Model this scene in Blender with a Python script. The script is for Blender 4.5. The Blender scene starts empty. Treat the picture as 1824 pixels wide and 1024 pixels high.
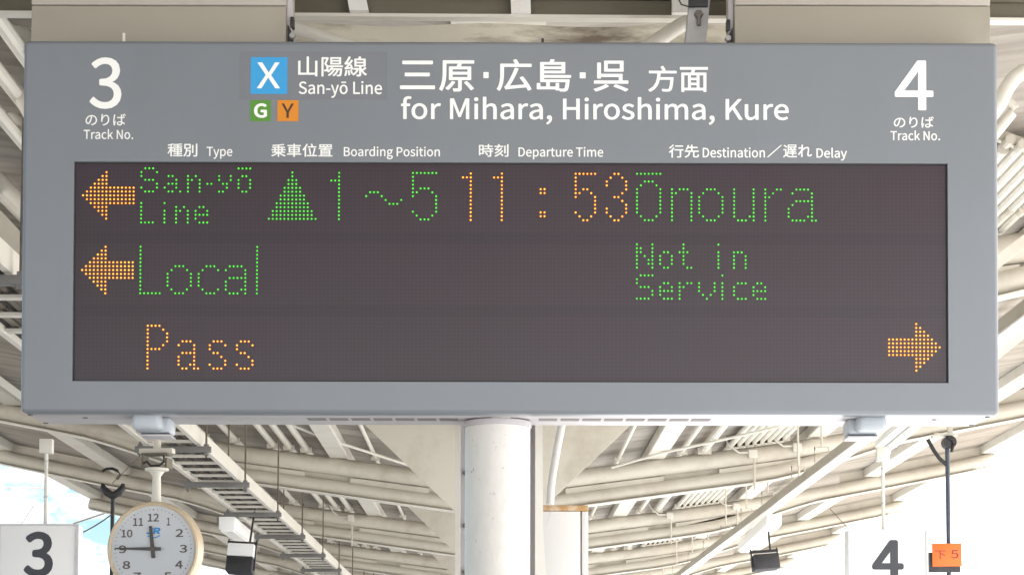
import bpy, bmesh, math, random
from mathutils import Vector, Matrix
R = math.radians
random.seed(7)
scene = bpy.context.scene
COL = scene.collection

# ------------------------------------------------------------------ camera
EYE = Vector((0.0, 0.0, 1.6))
FPX = 3665.0            # focal length in pixels of a 1824 px wide frame
VP0 = 1014.0            # row of the principal point (the photo is a crop from above it)
cam_data = bpy.data.cameras.new("camera")
cam_data.sensor_width = 36.0
cam_data.lens = 36.0 * FPX / 1824.0
cam_data.shift_y = (VP0 - 512.0) / 1824.0
cam_data.clip_start = 0.05
cam_data.clip_end = 3000.0
camera = bpy.data.objects.new("camera", cam_data)
COL.objects.link(camera)
CAM_ROT = Matrix.Rotation(R(-0.42), 4, 'Z') @ Matrix.Rotation(R(90 + 4.0), 4, 'X') @ Matrix.Rotation(R(0.13), 4, 'Z')
camera.matrix_world = Matrix.Translation(EYE) @ CAM_ROT
scene.camera = camera

def ray(u, v):
    return (CAM_ROT.to_3x3() @ Vector(((u - 912.0) / FPX, (VP0 - v) / FPX, -1.0)))

def P(u, v, Y):
    """the point of the place at distance Y along the platform seen at photo pixel (u, v)"""
    d = ray(u, v)
    return EYE + d * (Y / d.y)

# ------------------------------------------------------------------ world, sun, exposure
SUN_EL, SUN_AZ = R(37), R(112)
world = bpy.data.worlds.new("World")
scene.world = world
world.use_nodes = True
wn, wl = world.node_tree.nodes, world.node_tree.links
bg = wn['Background']
sky = wn.new('ShaderNodeTexSky')
sky.sky_type = 'NISHITA'
sky.sun_disc = False
sky.sun_elevation = SUN_EL
sky.sun_rotation = SUN_AZ
sky.dust_density = 0.25
sky.ozone_density = 2.0
tc = wn.new('ShaderNodeTexCoord')
mp = wn.new('ShaderNodeMapping')
mp.inputs['Scale'].default_value = (20.0, 20.0, 34.0)
nz = wn.new('ShaderNodeTexNoise')
nz.inputs['Scale'].default_value = 1.6
nz.inputs['Detail'].default_value = 7.0
nz.inputs['Roughness'].default_value = 0.6
rp = wn.new('ShaderNodeValToRGB')
rp.color_ramp.elements[0].position = 0.30
rp.color_ramp.elements[1].position = 0.62
mx = wn.new('ShaderNodeMixRGB')
mx.inputs['Color2'].default_value = (12.0, 12.2, 12.6, 1)
wl.new(tc.outputs['Generated'], mp.inputs['Vector'])
wl.new(mp.outputs['Vector'], nz.inputs['Vector'])
# broken cloud: nearly closed towards the sun side, with blue gaps on the other
sx = wn.new('ShaderNodeSeparateXYZ')
bias = wn.new('ShaderNodeMath'); bias.operation = 'MULTIPLY_ADD'
bias.inputs[1].default_value = 0.55
wl.new(tc.outputs['Generated'], sx.inputs[0])
wl.new(sx.outputs['X'], bias.inputs[0])
wl.new(nz.outputs['Fac'], bias.inputs[2])
wl.new(bias.outputs[0], rp.inputs['Fac'])
deep = wn.new('ShaderNodeMixRGB'); deep.blend_type = 'MULTIPLY'
deep.inputs['Fac'].default_value = 1.0
deep.inputs['Color2'].default_value = (0.50, 0.575, 0.605, 1)
wl.new(sky.outputs['Color'], deep.inputs['Color1'])
wl.new(rp.outputs['Color'], mx.inputs['Fac'])
wl.new(deep.outputs['Color'], mx.inputs['Color1'])
wl.new(mx.outputs['Color'], bg.inputs['Color'])
bg.inputs['Strength'].default_value = 0.055

sun_data = bpy.data.lights.new("sun", 'SUN')
sun_data.energy = 5.0
sun_data.angle = R(0.5)
sun_data.color = (1.0, 0.985, 0.96)
sun = bpy.data.objects.new("sun", sun_data)
COL.objects.link(sun)
sd = Vector((math.sin(SUN_AZ) * math.cos(SUN_EL), math.cos(SUN_AZ) * math.cos(SUN_EL), math.sin(SUN_EL)))
sun.rotation_euler = sd.to_track_quat('Z', 'Y').to_euler()
sun.location = (30, -15, 40)

scene.view_settings.view_transform = 'Standard'
scene.view_settings.look = 'None'
scene.view_settings.gamma = 1.0
EXPOSURE = 2.34
scene.view_settings.exposure = EXPOSURE
scene.cycles.max_bounces = 8
scene.cycles.diffuse_bounces = 6
scene.cycles.use_denoising = True
scene.cycles.sample_clamp_indirect = 6.0

# ------------------------------------------------------------------ materials
MATS = {}
def mat(name, color, rough=0.5, dirt=None, amount=0.0, scale=3.0, stretch=(1, 1, 1), lo=0.45, hi=0.75, bump=0.0, bump_scale=60.0, metallic=0.0, spec=0.5, var=0.0):
    """a painted or bare surface: one base colour, blotchy stains of a second one, fine relief"""
    m = bpy.data.materials.new(name)
    m.use_nodes = True
    n, l = m.node_tree.nodes, m.node_tree.links
    b = n['Principled BSDF']
    b.inputs['Roughness'].default_value = rough
    b.inputs['Metallic'].default_value = metallic
    b.inputs['Specular IOR Level'].default_value = spec
    b.inputs['Base Color'].default_value = (*color, 1)
    t = n.new('ShaderNodeTexCoord')
    g = n.new('ShaderNodeMapping')
    g.inputs['Scale'].default_value = stretch
    l.new(t.outputs['Object'], g.inputs['Vector'])
    last = None
    if var:
        v = n.new('ShaderNodeTexNoise'); v.inputs['Scale'].default_value = scale * 0.6; v.inputs['Detail'].default_value = 3
        l.new(g.outputs['Vector'], v.inputs['Vector'])
        mv = n.new('ShaderNodeMixRGB')
        mv.inputs['Color1'].default_value = (*[c * (1 - var) for c in color], 1)
        mv.inputs['Color2'].default_value = (*[min(1, c * (1 + var)) for c in color], 1)
        l.new(v.outputs['Fac'], mv.inputs['Fac'])
        l.new(mv.outputs['Color'], b.inputs['Base Color'])
        last = mv
    if dirt and amount:
        x = n.new('ShaderNodeTexNoise'); x.inputs['Scale'].default_value = scale; x.inputs['Detail'].default_value = 8; x.inputs['Roughness'].default_value = 0.65
        l.new(g.outputs['Vector'], x.inputs['Vector'])
        r = n.new('ShaderNodeMapRange')
        r.inputs['From Min'].default_value = lo; r.inputs['From Max'].default_value = hi
        r.inputs['To Max'].default_value = amount
        l.new(x.outputs['Fac'], r.inputs['Value'])
        q = n.new('ShaderNodeMixRGB')
        q.inputs['Color1'].default_value = (*color, 1)
        q.inputs['Color2'].default_value = (*dirt, 1)
        if last: l.new(last.outputs['Color'], q.inputs['Color1'])
        l.new(r.outputs['Result'], q.inputs['Fac'])
        l.new(q.outputs['Color'], b.inputs['Base Color'])
    if bump:
        x = n.new('ShaderNodeTexNoise'); x.inputs['Scale'].default_value = bump_scale; x.inputs['Detail'].default_value = 5
        l.new(t.outputs['Object'], x.inputs['Vector'])
        k = n.new('ShaderNodeBump'); k.inputs['Strength'].default_value = bump; k.inputs['Distance'].default_value = 0.01
        l.new(x.outputs['Fac'], k.inputs['Height'])
        l.new(k.outputs['Normal'], b.inputs['Normal'])
    MATS[name] = m
    return m

def emit(name, color, strength):
    m = bpy.data.materials.new(name)
    m.use_nodes = True
    n, l = m.node_tree.nodes, m.node_tree.links
    b = n['Principled BSDF']
    b.inputs['Base Color'].default_value = (*[c * 0.3 for c in color], 1)
    b.inputs['Emission Color'].default_value = (*color, 1)
    b.inputs['Emission Strength'].default_value = strength
    MATS[name] = m
    return m

CREAM = mat("cream_paint", (0.575, 0.545, 0.478), 0.5, (0.29, 0.24, 0.175), 0.65, 2.2, lo=0.48, hi=0.85, bump=0.12, bump_scale=25, var=0.06)
CREAM_W = mat("pale_cream_paint", (0.68, 0.66, 0.60), 0.45, (0.36, 0.28, 0.19), 0.6, 3.0, lo=0.52, hi=0.9, bump=0.08, var=0.04)
PLASTER = mat("stained_cream_plaster", (0.58, 0.545, 0.45), 0.7, (0.12, 0.09, 0.065), 0.95, 3.2, stretch=(0.7, 1, 3.4), lo=0.46, hi=0.66, bump=0.6, bump_scale=14, var=0.08)
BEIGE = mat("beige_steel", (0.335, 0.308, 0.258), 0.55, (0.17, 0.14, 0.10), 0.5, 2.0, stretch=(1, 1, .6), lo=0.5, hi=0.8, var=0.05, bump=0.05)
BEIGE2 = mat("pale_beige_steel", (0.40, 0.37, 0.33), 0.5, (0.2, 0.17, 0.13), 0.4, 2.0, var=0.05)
OLIVE = mat("dusty_olive_paint", (0.14, 0.125, 0.09), 0.6, (0.06, 0.05, 0.035), 0.6, 2.0, stretch=(1, 1, 4), var=0.1)
GREY = mat("grey_fascia_paint", (0.168, 0.185, 0.209), 0.30, (0.138, 0.150, 0.166), 0.35, 1.6, stretch=(2, 1, .7), lo=0.4, hi=0.8, var=0.03, spec=0.8)
PALEGREY = mat("pale_grey_paint", (0.50, 0.48, 0.50), 0.45, (0.30, 0.27, 0.25), 0.4, 2.5, lo=0.55, hi=0.8)
HOODGREY = mat("light_grey_plastic", (0.42, 0.46, 0.50), 0.4, (0.3, 0.3, 0.3), 0.3, 8)
DARKGAP = mat("dark_gap", (0.03, 0.027, 0.028), 0.8)
SLOT = mat("vent_shadow_mesh", (0.22, 0.20, 0.20), 0.7)
BLACK = mat("black_paint", (0.02, 0.02, 0.023), 0.5, (0.05, 0.05, 0.05), 0.6, 9)
CHARCOAL = mat("charcoal_cloth", (0.035, 0.036, 0.045), 0.75)
STEEL = mat("galvanised_steel", (0.42, 0.42, 0.43), 0.45, (0.22, 0.20, 0.17), 0.5, 7, metallic=0.35, var=0.08)
STRUT = mat("grey_strut_steel", (0.165, 0.165, 0.165), 0.55, (0.08, 0.07, 0.06), 0.5, 5, var=0.1)
ROD = mat("rusty_rod", (0.14, 0.115, 0.09), 0.7, (0.07, 0.045, 0.03), 0.6, 20)
BOLT = mat("weathered_bolt", (0.17, 0.15, 0.14), 0.6, (0.08, 0.05, 0.03), 0.6, 30)
EDGE = mat("off_white_trim", (0.60, 0.60, 0.61), 0.4)
POSTW = mat("chipped_white_paint", (0.66, 0.635, 0.60), 0.34, (0.30, 0.28, 0.28), 0.8, 50, stretch=(1, 1, .8), lo=0.625, hi=0.68, bump=0.25, bump_scale=30, var=0.05)
RUSTY = mat("rust_stained_white_paint", (0.80, 0.79, 0.77), 0.5, (0.46, 0.24, 0.08), 0.8, 5, stretch=(1, 1, .35), lo=0.56, hi=0.74, bump=0.1)
RUST = mat("rust", (0.46, 0.27, 0.11), 0.8, (0.70, 0.62, 0.50), 0.8, 12, lo=0.45, hi=0.62)
WHITE = mat("white_vinyl", (0.82, 0.82, 0.80), 0.5)
PATCH = mat("warm_grey_overlay", (0.169, 0.180, 0.202), 0.30, (0.14, 0.142, 0.15), 0.4, 3)
BLUEBADGE = mat("sky_blue_vinyl", (0.03, 0.30, 0.62), 0.4, (0.06, 0.35, 0.66), 0.5, 6)
GREENBADGE = mat("green_vinyl", (0.08, 0.245, 0.025), 0.4)
ORANGEBADGE = mat("orange_vinyl", (0.62, 0.215, 0.010), 0.4)
BROWNLET = mat("dark_brown_vinyl", (0.055, 0.025, 0.012), 0.5)
ENAMEL = mat("white_enamel", (0.88, 0.88, 0.88), 0.35)
DIAL = mat("clock_dial_white", (0.62, 0.64, 0.68), 0.3)
DIGIT = mat("slate_grey_vinyl", (0.050, 0.054, 0.066), 0.5)
NUMERAL = mat("clock_numeral_grey", (0.115, 0.105, 0.10), 0.5)
HAND = mat("clock_hand_grey", (0.09, 0.085, 0.08), 0.5)
LOGOBLUE = mat("logo_blue", (0.05, 0.30, 0.68), 0.5)
RIM = mat("cream_gold_enamel", (0.62, 0.51, 0.365), 0.35, (0.52, 0.38, 0.22), 0.5, 6)
ORANGE = mat("orange_sign_paint", (0.85, 0.15, 0.018), 0.5)
REDLET = mat("dark_red_letter", (0.22, 0.02, 0.03), 0.5)
NAVY = mat("blue_black_pole_paint", (0.045, 0.060, 0.085), 0.4, (0.09, 0.10, 0.12), 0.5, 8)
CABLE = mat("black_cable", (0.02, 0.018, 0.016), 0.6)
PINK = mat("faded_wire", (0.45, 0.22, 0.20), 0.6)
DIFFUSER = mat("opal_diffuser", (0.85, 0.85, 0.83), 0.3)
CONCRETE = mat("platform_concrete", (0.47, 0.475, 0.48), 0.85, (0.36, 0.36, 0.36), 0.6, 0.8, bump=0.2, bump_scale=8, var=0.06)
BALLAST = mat("ballast", (0.40, 0.36, 0.31), 0.9, (0.24, 0.20, 0.16), 0.7, 6, bump=0.8, bump_scale=9)

# roof sheeting: weathered brown grey boards, each sheet a little different
ROOFM = mat("weathered_roof_sheet", (0.36, 0.332, 0.295), 0.85, (0.17, 0.148, 0.125), 0.75, 1.6, stretch=(0.5, 4.5, 1), lo=0.42, hi=0.70, bump=0.25, bump_scale=20, var=0.12)

# display glass: dark brown grey with the faint grid of unlit diodes
BANDS = (0.546, 0.320)      # heights above the board's lower edge
def panel_material():
    m = bpy.data.materials.new("display_matrix")
    m.use_nodes = True
    n, l = m.node_tree.nodes, m.node_tree.links
    b = n['Principled BSDF']
    t = n.new('ShaderNodeTexCoord')
    s = n.new('ShaderNodeSeparateXYZ')
    l.new(t.outputs['Object'], s.inputs[0])
    outs = []
    for ax in ('X', 'Z'):
        a = n.new('ShaderNodeMath'); a.operation = 'MULTIPLY'; a.inputs[1].default_value = 2 * math.pi / 0.0119
        l.new(s.outputs[ax], a.inputs[0])
        c = n.new('ShaderNodeMath'); c.operation = 'COSINE'
        l.new(a.outputs[0], c.inputs[0])
        outs.append(c)
    q = n.new('ShaderNodeMath'); q.operation = 'ADD'
    l.new(outs[0].outputs[0], q.inputs[0]); l.new(outs[1].outputs[0], q.inputs[1])
    r = n.new('ShaderNodeMapRange'); r.inputs['From Min'].default_value = -0.4; r.inputs['From Max'].default_value = 2.0
    l.new(q.outputs[0], r.inputs['Value'])
    mx = n.new('ShaderNodeMixRGB')
    mx.inputs['Color1'].default_value = (0.034, 0.020, 0.029, 1)
    mx.inputs['Color2'].default_value = (0.044, 0.028, 0.038, 1)
    l.new(r.outputs['Result'], mx.inputs['Fac'])
    x = n.new('ShaderNodeTexNoise'); x.inputs['Scale'].default_value = 2.5; x.inputs['Detail'].default_value = 4
    l.new(t.outputs['Object'], x.inputs['Vector'])
    hv = n.new('ShaderNodeMixRGB'); hv.blend_type = 'MULTIPLY'; hv.inputs['Fac'].default_value = 0.25
    l.new(mx.outputs['Color'], hv.inputs['Color1']); l.new(x.outputs['Color'], hv.inputs['Color2'])
    # faint joints of the diode modules: bands between the three rows, a line every sixteen columns
    fac = None
    for z0 in BANDS:
        d = n.new('ShaderNodeMath'); d.operation = 'COMPARE'; d.inputs[1].default_value = z0; d.inputs[2].default_value = 0.017
        l.new(s.outputs['Z'], d.inputs[0])
        if fac is None: fac = d
        else:
            e = n.new('ShaderNodeMath'); e.operation = 'MAXIMUM'
            l.new(fac.outputs[0], e.inputs[0]); l.new(d.outputs[0], e.inputs[1]); fac = e
    w = n.new('ShaderNodeMath'); w.operation = 'PINGPONG'; w.inputs[1].default_value = 0.0952
    l.new(s.outputs['X'], w.inputs[0])
    u = n.new('ShaderNodeMath'); u.operation = 'LESS_THAN'; u.inputs[1].default_value = 0.0012
    l.new(w.outputs[0], u.inputs[0])
    e = n.new('ShaderNodeMath'); e.operation = 'MAXIMUM'
    l.new(fac.outputs[0], e.inputs[0]); l.new(u.outputs[0], e.inputs[1])
    dk = n.new('ShaderNodeMixRGB'); dk.blend_type = 'MULTIPLY'
    dk.inputs['Color2'].default_value = (0.84, 0.85, 0.89, 1)
    l.new(e.outputs[0], dk.inputs['Fac']); l.new(hv.outputs['Color'], dk.inputs['Color1'])
    l.new(dk.outputs['Color'], b.inputs['Base Color'])
    b.inputs['Roughness'].default_value = 0.28
    b.inputs['Specular IOR Level'].default_value = 0.5
    return m
PANEL = panel_material()
K = 1.0 / (2 ** EXPOSURE)
LED_G = emit("green_diode", (0.11, 1.0, 0.055), 1.3 * K)
LED_G2 = emit("green_diode_lens", (0.008, 0.40, 0.006), 0.8 * K)
LED_A = emit("amber_diode", (1.0, 0.64, 0.06), 1.5 * K)
LED_R = emit("red_amber_diode", (1.0, 0.62, 0.035), 1.6 * K)
LED_R2 = emit("red_amber_diode_lens", (1.0, 0.065, 0.004), 0.85 * K)
LED_A2 = emit("amber_diode_lens", (1.0, 0.11, 0.006), 1.0 * K)

# ------------------------------------------------------------------ mesh helpers
def new_obj(name, bm, material, parent=None, smooth=True, angle=35):
    me = bpy.data.meshes.new(name)
    bmesh.ops.recalc_face_normals(bm, faces=bm.faces)
    if smooth:
        for f in bm.faces: f.smooth = True
        for e in bm.edges:
            if len(e.link_faces) == 2 and e.calc_face_angle(0) > R(angle): e.smooth = False
    bm.to_mesh(me); bm.free()
    for mm in (material if isinstance(material, (list, tuple)) else [material]): me.materials.append(mm)
    o = bpy.data.objects.new(name, me)
    COL.objects.link(o)
    if parent is not None: o.parent = parent
    return o

def box(bm, x0, x1, y0, y1, z0, z1, M=None, bev=0.0, seg=2):
    vs = [bm.verts.new(Vector(c)) for c in ((x0, y0, z0), (x1, y0, z0), (x1, y1, z0), (x0, y1, z0), (x0, y0, z1), (x1, y0, z1), (x1, y1, z1), (x0, y1, z1))]
    fs = [bm.faces.new([vs[i] for i in q]) for q in ((3, 2, 1, 0), (4, 5, 6, 7), (0, 1, 5, 4), (1, 2, 6, 5), (2, 3, 7, 6), (3, 0, 4, 7))]
    if bev:
        es = list({e for f in fs for e in f.edges})
        r = bmesh.ops.bevel(bm, geom=es, offset=bev, segments=seg, profile=0.5, affect='EDGES')
        vs = list({v for f in r['faces'] for v in f.verts})
    if M is not None:
        for v in vs: v.co = M @ v.co
    return vs

def tube(bm, pts, rad, n=12, cap=True, flat=None):
    """a round bar or pipe swept along a line of points"""
    pts = [Vector(p) for p in pts]
    rings = []
    up = Vector((0, 0, 1))
    for i, p in enumerate(pts):
        d = (pts[min(i + 1, len(pts) - 1)] - pts[max(i - 1, 0)]).normalized()
        a = d.cross(up)
        if a.length < 1e-3: a = d.cross(Vector((1, 0, 0)))
        a.normalize(); b = a.cross(d).normalized()
        r = rad[i] if isinstance(rad, (list, tuple)) else rad
        rings.append([bm.verts.new(p + (a * math.cos(2 * math.pi * k / n) + b * math.sin(2 * math.pi * k / n)) * r) for k in range(n)])
    for q, w in zip(rings, rings[1:]):
        for k in range(n): bm.faces.new((q[k], q[(k + 1) % n], w[(k + 1) % n], w[k]))
    if cap:
        bm.faces.new(rings[0][::-1]); bm.faces.new(rings[-1])

def bar(bm, a, b, w, h, up=(0, 0, 1)):
    """a square bar from a to b, w wide and h high"""
    a, b = Vector(a), Vector(b)
    d = (b - a); L = d.length; d.normalize()
    s = d.cross(Vector(up)).normalized(); t = s.cross(d)
    M = Matrix((s, d, t)).transposed().to_4x4(); M.translation = a
    box(bm, -w / 2, w / 2, 0, L, -h / 2, h / 2, M)

def prism(bm, poly, y0, y1):
    """an outline in X and Z given a thickness from y0 to y1"""
    a = [bm.verts.new((x, y0, z)) for x, z in poly]; b = [bm.verts.new((x, y1, z)) for x, z in poly]
    bm.faces.new(a); bm.faces.new(b[::-1])
    for i in range(len(a)):
        j = (i + 1) % len(a); bm.faces.new((a[j], a[i], b[i], b[j]))

def disc(bm, c, r, n=24, axis='Y', mi=0):
    vs = []
    for k in range(n):
        x, y = r * math.cos(2 * math.pi * k / n), r * math.sin(2 * math.pi * k / n)
        vs.append(bm.verts.new(Vector(c) + (Vector((x, 0, y)) if axis == 'Y' else Vector((x, y, 0)))))
    f = bm.faces.new(vs); f.material_index = mi
    return f

def lathe(bm, prof, n=40, axis_y=False):
    rings = []
    for r, h in prof:
        rings.append([bm.verts.new((r * math.cos(2 * math.pi * k / n), h, r * math.sin(2 * math.pi * k / n)) if axis_y else (r * math.cos(2 * math.pi * k / n), r * math.sin(2 * math.pi * k / n), h)) for k in range(n)])
    for q, w in zip(rings, rings[1:]):
        for k in range(n): bm.faces.new((q[k], q[(k + 1) % n], w[(k + 1) % n], w[k]))
    return rings

def tag(o, label, cat, group=None, kind=None):
    o['label'] = label
    if cat: o['category'] = cat
    if group: o['group'] = group
    if kind: o['kind'] = kind
    return o

def thing(name, label, cat, loc=(0, 0, 0), rot=(0, 0, 0), group=None):
    o = bpy.data.objects.new(name, None)
    o.empty_display_size = 0.1
    COL.objects.link(o)
    o.location = loc; o.rotation_euler = rot
    return tag(o, label, cat, group)

def part(name, bm, material, parent, label=None, **k):
    o = new_obj(name, bm, material, parent, **k)
    if label: o['label'] = label
    return o

def structure(name, bm, material):
    o = new_obj(name, bm, material, None)
    o['kind'] = 'structure'
    return o

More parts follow.
